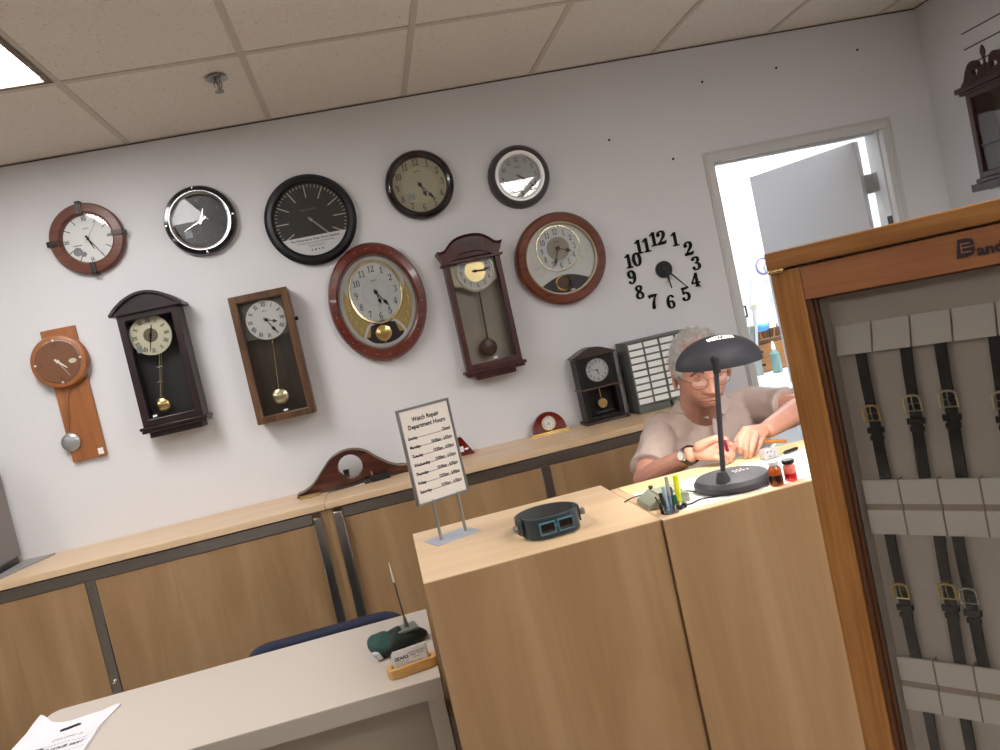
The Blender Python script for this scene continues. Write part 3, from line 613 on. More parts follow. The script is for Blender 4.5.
b=MB(); b.tube([(dx_+.002,-.055,dc.z-.090),(bx,-.055,bp_.z+.03)],.0024,8); b.lathe([(0,0),(.006,.002),(.006,.012),(0,.014)],12,c=(dx_,-.055,dc.z-.108),ax='z'); link(b,'pendulum_rod',goldring,t)
b=MB(); b.lathe([(0,-.063),(.030,-.061),(.038,-.056),(.030,-.050),(0,-.049)],36,c=(bx,0,bp_.z)); pb=link(b,'pendulum_bob',palebrass,t)
b=MB(); b.box(-.0965,.0965,-.103,-.101,1.406,1.913); link(b,'glass',glass,t)
b=MB(); b.lathe([(0,0),(.006,0),(.009,.006),(.009,.014),(0,.016)],14,c=(.127,-.06,1.80),ax='x'); link(b,'door_knob',black,t)
sticker(t,-.006,.012,1.412,1.420,-.1035)
# 11 ---- mahogany scroll top
t=thing('pendulum_clock','tall mahogany wall clock with scrolled top, gold centred dial and dark wooden pendulum','clock',(.530,W,0),group='clocks on the wall')
b=MB(); b.box(-.130,-.118,-.085,0,1.395,1.93); b.box(.118,.130,-.085,0,1.395,1.93); b.box(-.118,.118,-.012,0,1.395,1.93); b.box(-.118,.118,-.085,-.012,1.395,1.407); b.box(-.118,.118,-.085,-.012,1.915,1.93); link(b,'case',mahog,t,bevel=.002)
b=MB(); b.frame(-.130,.130,1.395,1.93,.024,-.100,-.085,wb=.030); link(b,'door',mahog,t,bevel=.003)
prof=[(-.152,1.955),(-.135,1.952),(-.115,1.958),(-.085,1.985),(-.05,2.002),(0,2.008),(.05,2.002),(.085,1.985),(.115,1.958),(.135,1.952),(.152,1.955)]
prof=smoothpts(prof,4)
low=[(.140,1.925),(.128,1.905),(.10,1.900),(.06,1.922),(.0,1.932),(-.06,1.922),(-.10,1.900),(-.128,1.905),(-.140,1.925)]
b=MB(); b.prism(prof+smoothpts(low,3),-.108,0); link(b,'crest',mahog,t,smooth=0)
b=MB(); n=len(prof); P2=[(x*.985,z-.012) for x,z in prof]
b.add([(x,-.122,z) for x,z in prof]+[(x,-.108,z) for x,z in P2]+[(x,0,z) for x,z in prof]+[(x,-.0,z) for x,z in P2],[(i,i+1,n+i+1,n+i) for i in range(n-1)]+[(2*n+i,2*n+i+1,i+1,i) for i in range(n-1)]+[(0,n,3*n,2*n),(n-1,2*n-1,4*n-1,3*n-1)])
b.box(-.142,.142,-.112,0,1.890,1.900); link(b,'cornice',mahog,t)
b=MB(); b.box(-.145,.145,-.115,0,1.383,1.397); b.box(-.136,.136,-.108,0,1.371,1.383); b.box(-.092,.092,-.090,0,1.350,1.371); link(b,'base_moulding',mahog,t,bevel=.003)
b=MB(); b.box(-.117,.117,-.014,-.012,1.407,1.915); link(b,'back_panel',mat('grey_green_liner',lin(166,160,148),.5),t)
dc=at(475.3,271,y=W-.07); dx_=dc.x-.530
pl=[(-.106,1.925),(-.106,dc.z-.05),(-.085,dc.z-.06)]+[(dx_+.094*math.cos(a),dc.z+.094*math.sin(a)) for a in [pi+.7+ (pi-1.4)*i/14 for i in range(15)]]+[(.085,dc.z-.06),(.106,dc.z-.05),(.106,1.925)]
b=MB(); b.prism(pl,-.062,-.058); link(b,'dial_plate',mat('champagne_plate',lin(184,176,150),.4,metal=.3),t)
b=MB(); b.lathe([(.080,-.064),(.083,-.070),(.087,-.070),(.088,-.062)],56,c=(dx_,0,dc.z)); link(b,'dial_ring',mat('silver_trim',lin(190,190,184),.3,metal=.6),t)
dialdisc(t,whited,.082,-.066,cx=dx_,cz=dc.z); dialdisc(t,mat('brushed_gold',(.80,.66,.34),.3,1),.049,-.067,cx=dx_,cz=dc.z,name='inner_dial',th=.0008)
b=MB(); numerals(b,'arabic',.066,.020,-.0668,cx=dx_,cz=dc.z,off=.004,sx=.8); printing(t,b)
hand(t,'hour_hand',black,iang(55,-5),.046,.008,-.070,cx=dx_,cz=dc.z); hand(t,'minute_hand',black,iang(68,-17),.072,.008,-.072,cx=dx_,cz=dc.z,style='spade')
bp_=at(488.4,347.3,y=W-.05); bx=bp_.x-.53
b=MB(); b.bar(dx_,dc.z-.088,-.048,(dc.z-.088)-(bp_.z+.03),.0085,pi-math.atan2(bx-dx_,dc.z-bp_.z)); link(b,'pendulum_rod',espresso,t)
b=MB(); b.lathe([(0,-.056),(.034,-.055),(.041,-.050),(.034,-.045),(0,-.044)],40,c=(bx,0,bp_.z)); link(b,'pendulum_bob',espresso,t)
b=MB(); b.box(-.107,.107,-.096,-.094,1.424,1.907); link(b,'glass',glass,t)
sticker(t,.0,.018,1.432,1.440,-.0972)
t=thing('wall_clock','frameless clock of separate black numbers stuck on the wall around a black centre disc','clock',wpos(663.9,269.3,.01),group='clocks on the wall')
for k in range(1,13):
    a=2*pi*k/12; b=MB(); glyph(b,str(k),.004+.168*math.sin(a),-.004+.157*math.cos(a),.067,-.008,0,wt=1.22); link(b,'numeral',ink,t,smooth=0)
b=MB(); b.lathe([(0,-.022),(.036,-.022),(.040,-.018),(.040,0),(0,0)],48); link(b,'centre_disc',softblack,t)
hand(t,'hour_hand',black,iang(27,70),.098,.013,-.026,tail=.0); hand(t,'minute_hand',black,iang(90,68),.142,.010,-.029,tail=.0)
# 13 ---- black mantel clock
CT=1.03
t=thing('mantel_clock','tall black arched desk clock with silver dial and small gold pendulum standing on the counter','clock',(.985,3.55,CT))
z0=.0
b=MB(); b.box(-.093,.093,-.05,.05,.018,.160); b.box(-.097,.097,-.054,.052,.168,.0+.178)
b=MB(); b.box(-.093,-.070,-.05,.05,.014,.310); b.box(.070,.093,-.05,.05,.014,.310); b.box(-.07,.07,.02,.05,.014,.31); b.box(-.07,.07,-.05,.02,.160,.31); b.box(-.07,.07,-.05,.02,.014,.034)
link(b,'case',ebony,t,bevel=.002)
b=MB(); b.box(-.099,.099,-.056,.055,.160,.168); link(b,'waist_moulding',mat('worn_edge_wood',lin(84,62,48),.4),t,bevel=.002)
b=MB(); b.box(-.106,.106,-.062,.058,0,.014); link(b,'base',mat('brown_black_wood',lin(52,36,30),.35),t,bevel=.003)
arc_=[(-.090,.308)]+[(-.108+.216*i/20,.318+.036*math.sin(pi*i/20)**1.3) for i in range(21)]+[(.090,.308)]
b=MB(); b.prism(arc_,-.060,.055); link(b,'arched_top',mat('brown_black_wood',lin(52,36,30),.35),t,bevel=.003)
b=MB(); b.lathe([(.048,-.052),(.051,-.056),(.054,-.056),(.055,-.05)],40,c=(0,0,.245)); link(b,'dial_ring',steel,t)
dialdisc(t,silverd,.050,-.053,cz=.245); b=MB(); numerals(b,'arabic',.040,.014,-.0536,cz=.245,off=.01); printing(t,b)
hand(t,'hour_hand',black,iang(10,20),.024,.004,-.056,cz=.245,tail=.005); hand(t,'minute_hand',black,iang(-50,3),.036,.003,-.058,cz=.245,tail=.005)
b=MB(); b.lathe([(0,-.02),(.022,-.019),(.026,-.015),(0,-.010)],32,c=(.004,0,.085)); link(b,'pendulum_bob',brass,t)
b=MB(); b.bar(.002,.16,-.014,.055,.003,pi); link(b,'pendulum_rod',brass,t)
b=MB(); b.box(-.045,.045,-.048,-.045,.048,.052); link(b,'sill',mat('worn_edge_wood',lin(84,62,48),.4),t)
# 14 ---- organiser
OX=at(640.7,415.3,y=3.46).x
t=thing('drawer_organizer','grey small parts cabinet of tiny drawers with white labels, on the counter behind the man','storage cabinet',(OX,3.46,CT))
OW,OH=.318,.335
gm=mat('organiser_grey',lin(96,98,94),.5); b=MB()
b.box(0,.006,0,.15,0,OH); b.box(OW-.006,OW,0,.15,0,OH); b.box(0,OW,.144,.15,0,OH); b.box(-.003,OW+.003,-.004,.15,OH-.006,OH+.002); b.box(0,OW,0,.15,0,.006)
for k in range(1,4): b.box(OW*k/4-.0025,OW*k/4+.0025,0,.15,.035,OH)
RH=(OH-.045)/9
for k in range(9): b.box(0,OW,.004,.15,.038+RH*k-.002,.038+RH*k+.002)
link(b,'body',gm,t)
dg=mat('clear_drawer',lin(120,128,122),.25,coat=.3); lb=mat('label_card',lin(240,242,240),.6)
proto=None
for r in range(9):
    for c_ in range(4):
        x0=OW*c_/4+.004+(.002 if c_==0 else 0); z0=.040+RH*r
        if proto is None:
            d=MB(); w_=OW/4-.010; h_=RH-.0045
            d.box(0,w_,0,.003,0,h_); d.box(0,.002,.003,.13,0,h_*.8); d.box(w_-.002,w_,.003,.13,0,h_*.8); d.box(0,w_,.003,.13,0,.002); d.box(w_*.3,w_*.7,-.007,0,0,.003)
            proto=link(d,'drawer',dg,t); l=MB(); l.box(.001,w_-.001,-.0012,0,.0035,h_-.0005); lo=link(l,'label_card',lb,proto,smooth=0)
            l=MB(); l.box(w_*.22,w_*.8,-.0016,-.0012,h_*.52,h_*.62); l2=link(l,'writing',greypaper,lo,smooth=0); bpy.data.objects.remove(l2)
            proto.location=(x0,0,z0); cp=proto
        else: cp=copy_tree(proto,t); cp.location=(x0,random.choice([0,0,-.003]),z0)
for c_ in range(2):
    d=MB(); w_=OW/2-.012; d.box(0,w_,0,.003,0,.026); d.box(w_*.4,w_*.6,-.008,0,.006,.010); d.box(0,w_,.003,.13,0,.002); d.box(0,.002,.003,.13,0,.02); d.box(w_-.002,w_,.003,.13,0,.02)
    o=link(d,'drawer',mat('smoke_drawer',lin(104,110,104),.2),t); o.location=(.007+OW/2*c_,0,.0075)
# red half round clock
p=at(549.4,430,y=3.56); zb=CT
t=thing('desk_clock','small red lacquered half round desk clock with white dial on the counter','clock',(p.x,3.56,zb))
b=MB(); b.prism([(.082*math.cos(pi*i/24),.012+.092*math.sin(pi*i/24)) for i in range(25)],-.014,.014); link(b,'body',mat('red_lacquer',lin(104,22,20),.12,coat=.6),t,bevel=.002)
b=MB(); b.box(-.098,.098,-.02,.022,0,.006); b.box(-.09,.09,-.017,.02,.006,.012); link(b,'base',goldring,t,bevel=.001)
b=MB(); b.lathe([(.029,-.014),(.031,-.019),(.034,-.019),(.035,-.014)],40,c=(0,0,.052)); link(b,'dial_ring',goldring,t)
dialdisc(t,whited,.030,-.017,cz=.052); b=MB(); numerals(b,'roman',.024,.008,-.0175,cz=.052); printing(t,b)
hand(t,'hour_hand',black,rad(160),.014,.003,-.019,cz=.052,tail=.002); hand(t,'minute_hand',black,rad(230),.022,.002,-.020,cz=.052,tail=.002)
# wedge desk clock behind the sign
p=at(455,458,y=3.53)
t=thing('desk_clock','small dark red triangular desk clock standing on the counter, mostly hidden behind the hours sign','clock',(.29,3.54,CT))
b=MB(); b.prism([(-.06,0),(.06,0),(.012,.088),(-.012,.088)],-.018,.018); link(b,'body',mat('red_lacquer',lin(104,22,20),.12,coat=.6),t,bevel=.003)
b=MB(); b.box(.016,.034,-.0205,-.0185,.026,.034); b.box(-.02,.012,-.0205,-.0185,.02,.045); link(b,'dial',whited,t)
# tambour mantel clock shell
t=thing('mantel_clock','low dark brown humped wooden clock case with an empty round hole where its dial was','clock',(-.205,3.50,CT))
tp=smoothpts([(-.242,.0),(-.242,.016),(-.215,.022),(-.17,.045),(-.12,.094),(-.07,.138),(0,.156),(.07,.138),(.12,.094),(.17,.055),(.215,.034),(.242,.030),(.242,.0)],5)
hole=circ(0,.088,.056,n=len(tp))
# order hole points by angle to match outline
import bisect
ho=[(.053*math.cos(math.atan2(z-.082,x)),.082+.053*math.sin(math.atan2(z-.082,x))) for x,z in tp]
b=MB(); n=len(tp)
# bottom edge closing points
bt=[(.242-.484*i/14,0) for i in range(1,14)]; tp2=tp+bt; ho=[(.053*math.cos(math.atan2(z-.082,x)),.082+.053*math.sin(math.atan2(z-.082,x))) for x,z in tp2]
b.ringprism(tp2,ho,-.030,.030); link(b,'case',mahogd if 0 else wood('tambour_wood',lin(50,20,14),lin(74,32,22),lin(92,44,30),'x',.25,3,coat=.4),t,bevel=.002)
top_=[q for q in tp if q[1]>.001]; out=[]
b=MB(); b.tube([(0,-.03,.0)]*0 or [(x,-.033,z+.001) for x,z in top_],.0035,6); b.tube([(x,.0,z+.003) for x,z in top_],.002,6); link(b,'edge_moulding',mat('greyed_edge',lin(120,100,92),.4),t)
b=MB(); b.box(-.25,.25,-.036,.034,0,.008); link(b,'base',mat('tambour_base',lin(48,22,16),.35),t,bevel=.002)
# gold bangle, tweezers and watch parts in front of the tambour case
p=at(322,495,z=CT)
t=thing('watch_bracelet','thin gold watch band looped at the left foot of the humped clock case','watch band',(-.395,3.425,CT))
b=MB(); 
for k in range(40):
    a=2*pi*k/40; b.M=Matrix.Translation((.045*math.cos(a),.022*math.sin(a),.006))@Matrix.Rotation(math.atan2(.022*math.cos(a),-.045*math.sin(a)),4,'Z'); b.box(-.0030,.0030,-.0012,.0012,-.005,.005)
b.M=None; link(b,'band_links',mat('antique_gold',(.55,.44,.22),.35,1),t,smooth=0)
b=MB(); b.box(-.012,.012,-.028,-.022,.0,.012); link(b,'watch_case',mat('antique_gold',(.55,.44,.22),.35,1),t,bevel=.002)
t=thing('tweezers','dark pair of tweezers lying in front of the humped clock case','tweezers',(-.25,3.43,CT),.18)
b=MB(); b.tube([(-.07,0,.003),(0,.006,.004),(.07,.001,.004)],[.0015,.003,.003],6); b.tube([(-.07,-.002,.003),(0,-.007,.004),(.07,-.001,.004)],[.0015,.003,.003],6); link(b,'arms',mat('gunmetal',(.08,.08,.09),.35,1),t)
b=MB(); b.box(.0,.055,-.045,-.018,0,.0012); o=link(b,'paper_slip',paper,loc=(-.21,3.465,CT)); o.rotation_euler=(0,0,.15); tag(o,'small white paper slip under the tweezers by the humped clock case','paper slip')
t=thing('watch_parts_box','small black box with upright brass pin beside the humped clock case','box',(-.10,3.43,CT),.12)
b=MB(); b.box(-.03,.055,-.018,.018,0,.028); link(b,'box_body',softblack,t,bevel=.004)
b=MB(); b.lathe([(0,0),(.004,0),(.004,.018),(0,.02)],10,c=(-.02,0,.028),ax='z'); link(b,'pin',mat('pin_tan',lin(150,110,90),.4),t)
b=MB(); b.box(-.060,-.034,-.014,.014,0,.018); link(b,'side_tray',mat('gunmetal',(.08,.08,.09),.35,1),t,bevel=.003)
t=thing('watch_movement','small black and gold watch movement seen through the hole of the humped clock case','clock movement',(-.232,3.565,CT))
b=MB(); b.box(-.012,.012,-.008,.008,.0,.045); link(b,'mount',brass,t,bevel=.002); b=MB(); b.box(-.014,.012,-.012,.008,.045,.062); link(b,'body',black,t,bevel=.002)
# grey equipment at far left of counter
t=thing('equipment_box','tall grey metal equipment box at the left end of the counter','equipment box',(-1.63,3.33,CT))
b=MB(); b.box(-.42,0,-.02,.26,.03,.42); link(b,'housing',mat('warm_grey_plastic',lin(128,120,118),.5),t,bevel=.008)
b=MB(); b.box(-.41,-.012,-.01,.25,.0,.03); link(b,'base',black,t,bevel=.003)  # black strip stands in for the shadow gap under the housing
t=thing('desk_pad','thin flat grey pad lying beside the grey equipment box at the counter left end','pad',(-1.63,3.40,CT))
b=MB(); b.prism([(.004,-.155),(.03,-.145),(.13,.185),(.004,.19)],0,.008); b.v=[(x,z,.008-y) for x,y,z in b.v]; link(b,'pad_body',mat('pad_grey',lin(150,148,150),.4),t)
# ------------------------------------------------------------------ back counter
xa=at(314.4,524.8,y=3.20).x; xb=at(322.6,523,y=3.20).x; xc=at(334.4,519,y=3.20).x; xd=at(343.5,517,y=3.20).x; xs=(xb+xc)/2
def strip(b,x0,x1,z0,z1,y0,y1): b.box(x0,x1,y0,y1,z0,z1)
def topslab(name,lab,x0,x1):
    t=tag(link(MB().box(x0,x1,3.195,3.63,CT-.028,CT),name,mapletop,bevel=.002),lab,'countertop')
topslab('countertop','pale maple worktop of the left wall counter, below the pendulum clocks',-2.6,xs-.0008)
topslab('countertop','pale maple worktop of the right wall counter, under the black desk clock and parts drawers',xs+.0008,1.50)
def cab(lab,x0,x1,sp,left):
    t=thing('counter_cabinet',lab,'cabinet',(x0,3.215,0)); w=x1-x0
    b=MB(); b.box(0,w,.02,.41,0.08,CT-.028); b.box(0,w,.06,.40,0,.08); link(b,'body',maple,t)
    b=MB(); b.box(.0 if left else .062,w-(.062 if left else 0),-.004,.006,CT-.078,CT-.034); link(b,'top_channel',darksteel,t,bevel=.002)
    xs_=[0]+[s-x0 for s in sp]+[w]
    for i in range(len(xs_)-1):
        a=xs_[i]+(.02 if i else (.0 if left else .055)); e=xs_[i+1]-(.02 if i<len(xs_)-2 else (.055 if left else 0))
        b=MB(); b.box(a,e,.0,.02,.10,CT-.080); d=link(b,'door',maple,t,bevel=.001)
    for i,s in enumerate(sp):
        b=MB(); b.box(s-x0-.018,s-x0+.018,-.002,.012,.10,CT-.078); ch=link(b,'vertical_channel',darksteel,t,bevel=.0015)
        if left and i==len(sp)-1:
            b=MB(); b.lathe([(0,-.016),(.006,-.015),(.009,-.010),(.010,-.002),(0,-.002)],16,c=(s-x0,0,.545)); link(b,'lock',chrome,ch)
    return t
t=cab('maple cabinet under the left worktop, with brushed steel strips and a small lock',-2.6,xs,[-1.252],True)
b=MB(); b.box(xa+2.6,xb+2.6,-.026,.004,.10,CT-.052); b.box(xa+2.6,xa+2.6+.004,-.034,-.02,.10,CT-.060); link(b,'pull_channel',darksteel,t,bevel=.004)
b=MB(); b.box(xb+2.6,xs+2.6-.0005,-.006,.02,.08,CT-.030); link(b,'end_stile',maple,t)
t=cab('maple cabinet under the right worktop, with brushed steel strips, behind the workbench',xs,1.50,[.596],False)
b=MB(); b.box(xc-xs,xd-xs,-.022,.004,.10,CT-.046); b.box(xd-xs-.008,xd-xs+.002,-.026,-.01,.1,CT-.066); link(b,'pull_channel',darksteel,t,bevel=.004)
b=MB(); b.box(.0005,xc-xs,-.006,.02,.08,CT-.030); link(b,'end_stile',maple,t)
# ------------------------------------------------------------------ island unit and repair bench
IX,IZ=-.005,1.02
t=thing('counter_unit','tall square maple counter unit with pale top carrying the hours sign and magnifier visor','cabinet',(IX,1.81,0))
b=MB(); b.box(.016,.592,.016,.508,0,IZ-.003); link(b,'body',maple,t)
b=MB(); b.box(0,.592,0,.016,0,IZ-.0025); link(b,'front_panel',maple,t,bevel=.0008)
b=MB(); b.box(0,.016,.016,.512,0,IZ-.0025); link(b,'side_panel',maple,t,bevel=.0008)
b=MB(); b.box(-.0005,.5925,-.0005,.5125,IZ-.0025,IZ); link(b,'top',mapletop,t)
t=thing('workbench','long maple repair bench with plain front panel and white work mat on top','workbench',(.5895,1.80,0))
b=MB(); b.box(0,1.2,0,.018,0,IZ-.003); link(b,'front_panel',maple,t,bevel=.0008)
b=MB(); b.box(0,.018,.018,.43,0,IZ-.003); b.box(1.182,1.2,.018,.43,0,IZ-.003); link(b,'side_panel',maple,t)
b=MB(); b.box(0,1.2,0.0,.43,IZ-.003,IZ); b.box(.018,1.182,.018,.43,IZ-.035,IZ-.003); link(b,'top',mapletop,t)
b=MB(); b.box(.022,1.18,.32,.42,IZ,IZ+.003); link(b,'rear_board',wood('pale_board',lin(226,206,150),lin(236,218,166),lin(240,226,180),'x',.4,1),t)
b=MB(); b.box(.03,1.18,.030,.318,IZ,IZ+.0012); link(b,'work_mat',mat('white_mat',lin(236,236,234),.5),t)
# ------------------------------------------------------------------ desk
DZ=.74
t=thing('desk','low grey white laminate desk in the foreground with recessed front panel','desk',(-1.152,1.94,0))
dm=mat('grey_laminate',lin(196,186,176),.4); de=mat('grey_laminate_edge',lin(168,158,148),.45); dpn=mat('desk_panel',lin(150,138,124),.5)
DW=1.152-.018
P=[(.0,.0),(DW,0),(DW,.535)]+[(.035-.035*math.sin(a),.50+.035*math.cos(a)) for a in [pi/2*i/6 for i in range(7)]]
b=MB(); b.prism(P,0,.003); b.v=[(x,z,DZ-y) for x,y,z in b.v]; link(b,'top',dm,t)
P2=[(x*.999+.0005,z*.999) for x,z in P]; b=MB(); b.prism(P2,.003,.05); b.v=[(x,z,DZ-y) for x,y,z in b.v]; link(b,'top_edge',de,t)
b=MB(); b.box(.02,.062,.008,.50,0,DZ-.05); link(b,'side_panel',de,t,bevel=.001)
b=MB(); b.box(DW-.044,DW-.002,.006,.50,0,DZ-.05); link(b,'side_panel',de,t,bevel=.001)
b=MB(); b.box(.062,DW-.044,.05,.068,.05,DZ-.05); link(b,'front_panel',dpn,t)
# chair behind desk
ca=at(243,657,y=2.72); cb=at(388,616,y=2.72); cx=(ca.x+cb.x)/2+.03
t=thing('office_chair','dark navy office chair whose rounded backrest shows above the grey desk','chair',(cx,2.92,0))
nav=mat('navy_fabric',lin(30,36,62),.8,bump=.2,bscale=300)
w=(cb.x-ca.x)/2+.03; zt=at(315,631,y=2.72).z+.004
pts=[]
for sx_,sz_,a0 in ((1,1,0),(-1,1,pi/2),(-1,-1,pi),(1,-1,3*pi/2)):
    for i in range(7):
        a=a0+pi/2*i/6; pts.append((sx_*(w-.09)+.09*math.cos(a),(zt-.20)+sz_*(.20-.07)+.07*math.sin(a)))
b=MB(); b.prism(pts,-.24,-.185); link(b,'backrest',nav,t,bevel=.015,bseg=4)
b=MB(); b.box(-.23,.23,-.19,.24,.44,.50); link(b,'seat',nav,t,bevel=.025,bseg=4)
b=MB(); b.tube([(0,-.19,zt-.25),(0,-.24,.5),(0,-.15,.43),(0,0,.42)],.016,8); b.lathe([(0,.10),(.022,.10),(.022,.42),(0,.42)],16,c=(0,0,0),ax='z'); link(b,'frame',black,t)
for k in range(5):
    a=2*pi*k/5; b=MB(); b.tube([(0,0,.10),(.26*math.cos(a),.26*math.sin(a),.07)],[.022,.014],8); lg=link(b,'leg',black,t)
    b=MB(); b.lathe([(0,-.012),(.03,-.012),(.03,.012),(0,.012)],16,c=(.26*math.cos(a),.26*math.sin(a),.031)); link(b,'caster',black,lg)
# ------------------------------------------------------------------ hours sign
s0=at(425,541,z=IZ); s1=at(440,543.5,z=IZ); s2=at(477,529,z=IZ); s3=at(462,525,z=IZ)
ctr=(s0+s2)/2; 
# frame plane: bottom corners / top corners of the sign in the photo
SYY=2.17
t=thing('sign_stand','grey metal sign stand holding a white notice with the opening hours of watch repair','sign',(ctr.x+.002,SYY,IZ),.36)
b=MB(); b.box(-.068,.068,-.046,.046,0,.003); link(b,'base',mat('blue_grey_metal',lin(176,182,196),.4,.3),t,bevel=.001)
bl=at(418,508,y=SYY); tl=at(395,409,y=SYY); br=at(469,489,y=SYY); tr=at(448,399.5,y=SYY)
sw=(br-bl).length/math.cos(.36); shh=((tl-bl).length+(tr-br).length)/2; fz=(bl.z+br.z)/2-IZ; fx=((bl.x+br.x+tl.x+tr.x)/4-(ctr.x+.002))
for dx in (-.034,.044):
    b=MB(); b.lathe([(0,0),(.0045,0),(.0045,fz+.006),(0,fz+.006)],12,c=(dx+fx*.5,0,.002),ax='z'); link(b,'post',mat('grey_post',lin(150,146,142),.3,.6),t)
print('SIGN',sw,shh,fz,fx)
b=MB(); b.frame(fx-sw/2,fx+sw/2,fz,fz+shh,.0065,-.007,.007); b.box(fx-sw/2+.004,fx+sw/2-.004,.002,.005,fz+.004,fz+shh-.004); fr=link(b,'frame',mat('grey_sign_frame',lin(130,130,132),.3,.6),t,bevel=.0015)
b=MB(); b.box(fx-sw/2+.006,fx+sw/2-.006,-.003,.001,fz+.006,fz+shh-.006); link(b,'notice',mat('notice_paper',lin(228,222,216),.6),t)
b=MB(); hh=shh
b.text('Watch Repair',fx,fz+hh*.868,-.0036,.0120,off=.03,sx=.86); b.text('Department Hours',fx,fz+hh*.792,-.0036,.0120,off=.03,sx=.86)
for k,(d,h_) in enumerate([('Sunday','Closed'),('Monday','10:00am - 6:00pm'),('Tuesday','10:00am - 6:00pm'),('Wednesday','10:00am - 6:00pm'),('Thursday','10:00am - 6:00pm'),('Friday','10:00am - 6:00pm'),('Saturday','10:00am - 6:00pm')]):
    z=fz+hh*(.70-.0925*k); b.text(d,fx-sw*.40,z-.0025,-.0036,.0088,off=.025,align='l',sx=.80); b.text(h_,fx+sw*.41,z+.0005,-.0036,.0088,off=.025,align='r',sx=.72)
    b.box(fx-sw*.40,fx+sw*.41,-.0035,-.0032,z-.0052,z-.0042)
link(b,'lettering',ink,fr,smooth=0)
# ------------------------------------------------------------------ magnifier visor
vc=(at(524,540,z=IZ)+at(578,520,z=IZ))/2
t=thing('magnifier_visor','dark teal and black binocular magnifier headband resting on the maple counter unit','magnifier',(.343,1.955,IZ),.07); t.scale=(.94,1.05,1.02)
vm=mat('visor_dark_teal',lin(36,50,58),.4); vl=mat('visor_trim_blue',lin(66,112,130),.35)
# band: open loop behind
b=MB(); P=[]
for i in range(33):
    a=rad(-20)+rad(220)*i/32; P.append((.088*math.cos(a),.014+.082*math.sin(a)))
vs=[];fs=[]
for i,(x,y) in enumerate(P):
    l=math.hypot(x,y-.014); nx,ny=x/l*.0025,(y-.014)/l*.0025
    for s_,zz_ in ((1,.012),(1,.050),(-1,.050),(-1,.012)): vs.append((x+nx*s_,y+ny*s_,zz_))
for i in range(32):
    for k in range(4): fs.append((4*i+k,4*i+4+k,4*i+4+(k+1)%4,4*i+(k+1)%4))
fs+=[(0,1,2,3),(131,130,129,128)]; b.add(vs,fs); link(b,'headband',mat('grey_band',lin(62,66,68),.6),t)
outl=[(-.080,.0),(-.074,-.030),(-.058,-.050),(-.03,-.060),(.03,-.060),(.058,-.050),(.074,-.030),(.080,.0)]
o2=smoothpts(outl,4); i2=[(x*.9,y*.86+.002) for x,y in o2]
b=MB(); n=len(o2); zb,ztp=.003,.054
vs=[(x,y,zb) for x,y in o2]+[(x*.985,y*.97,ztp) for x,y in o2]+[(x,y,zb) for x,y in i2]+[(x,y,ztp) for x,y in i2]; fs=[]
for i in range(n-1): fs+=[(i,i+1,n+i+1,n+i),(2*n+i,3*n+i,3*n+i+1,2*n+i+1),(n+i,n+i+1,3*n+i+1,3*n+i),(i,2*n+i,2*n+i+1,i+1)]
fs+=[(0,n,3*n,2*n),(n-1,3*n-1,4*n-1,2*n-1)]; b.add(vs,fs); link(b,'visor_shell',vm,t,bevel=.001)
b=MB()
b.frame(-.048,-.003,.013,.044,.0034,-.0645,-.057); b.frame(.003,.048,.013,.044,.0034,-.0645,-.057); b.box(-.003,.003,-.063,-.058,.026,.034); link(b,'lens_frame',vl,t,bevel=.0012)
for sx_ in (-1,1):
    b=MB(); b.box(sx_*.0255-.018,sx_*.0255+.018,-.0615,-.0600,.0175,.0395); link(b,'lens',mat('dark_lens',lin(18,20,26),.08,coat=.5),t)
    b=MB(); b.lathe([(0,0),(.007,0),(.009,.004),(.009,.012),(0,.014)],16,c=(sx_*.090,.002,.030),ax='x'); 
    if sx_<0: b.v=[(-.180-x,y,z) for x,y,z in b.v]
    link(b,'pivot_knob',mat('grey_knob',lin(120,116,110),.4),t)
b=MB(); b.box(-.006,.012,-.0600,-.056,.004,.009); link(b,'label_plate',white,t)
# ------------------------------------------------------------------ desk lamp
lc=at(731,486,z=IZ); LX,LY=.840,1.930
t=thing('desk_lamp','black desk lamp with domed shade and round base standing on the workbench','lamp',(LX,LY,IZ+.0012))
lb_=mat('lamp_black',lin(60,60,66),.55,spec=.35)
b=MB(); b.lathe([(0,0),(.092,0),(.099,.006),(.100,.018),(.092,.029),(.068,.035),(0,.036)],56,ax='z'); link(b,'base',lb_,t)
b=MB()
for k in range(7): b.box(.008+.011*(k%4),.014+.011*(k%4),-.012+.016*(k//4),-.006+.016*(k//4),.0360,.0368)
link(b,'base_marks',mat('white_marks',lin(210,205,200),.6),t,smooth=0)
pt=at(715,362,y=LY-.055); px,py,pz=pt.x-LX,-.055,pt.z-IZ
pb=at(723,478,y=LY-.052)
b=MB(); b.lathe([(0,.024),(.020,.024),(.018,.040),(.012,.058),(0,.060)],20,c=(pb.x-LX,-.052,0),ax='z'); link(b,'stem_collar',lb_,t)
b=MB(); b.tube([(pb.x-LX,-.052,.03),(px,py,pz-.01)],.0068,12); link(b,'pole',lb_,t)
b=MB(); b.tube([(px,py,pz-.03),(px,py,pz+.008)],.0105,14); b.ell((px,py,pz+.010),(.010,.010,.006),14,8); link(b,'neck_joint',mat('lamp_joint',lin(46,46,50),.4),t)
sl=at(677,371,y=LY+.02); sr=at(760,357,y=LY+.02); sc=(sl+sr)/2; sw_=(sr-sl).length/2
b=MB(); n=56; prof=[]
hgt=.076; RY=.085
for i in range(15): a=pi/2*i/14; prof.append((math.cos(a),math.sin(a)**1.0*hgt))
pr=[(sw_*r,z) for r,z in prof if r>1e-3]; inn=[((sw_-.003)*r,max(z-.0035,0)) for r,z in prof if r>1e-3]
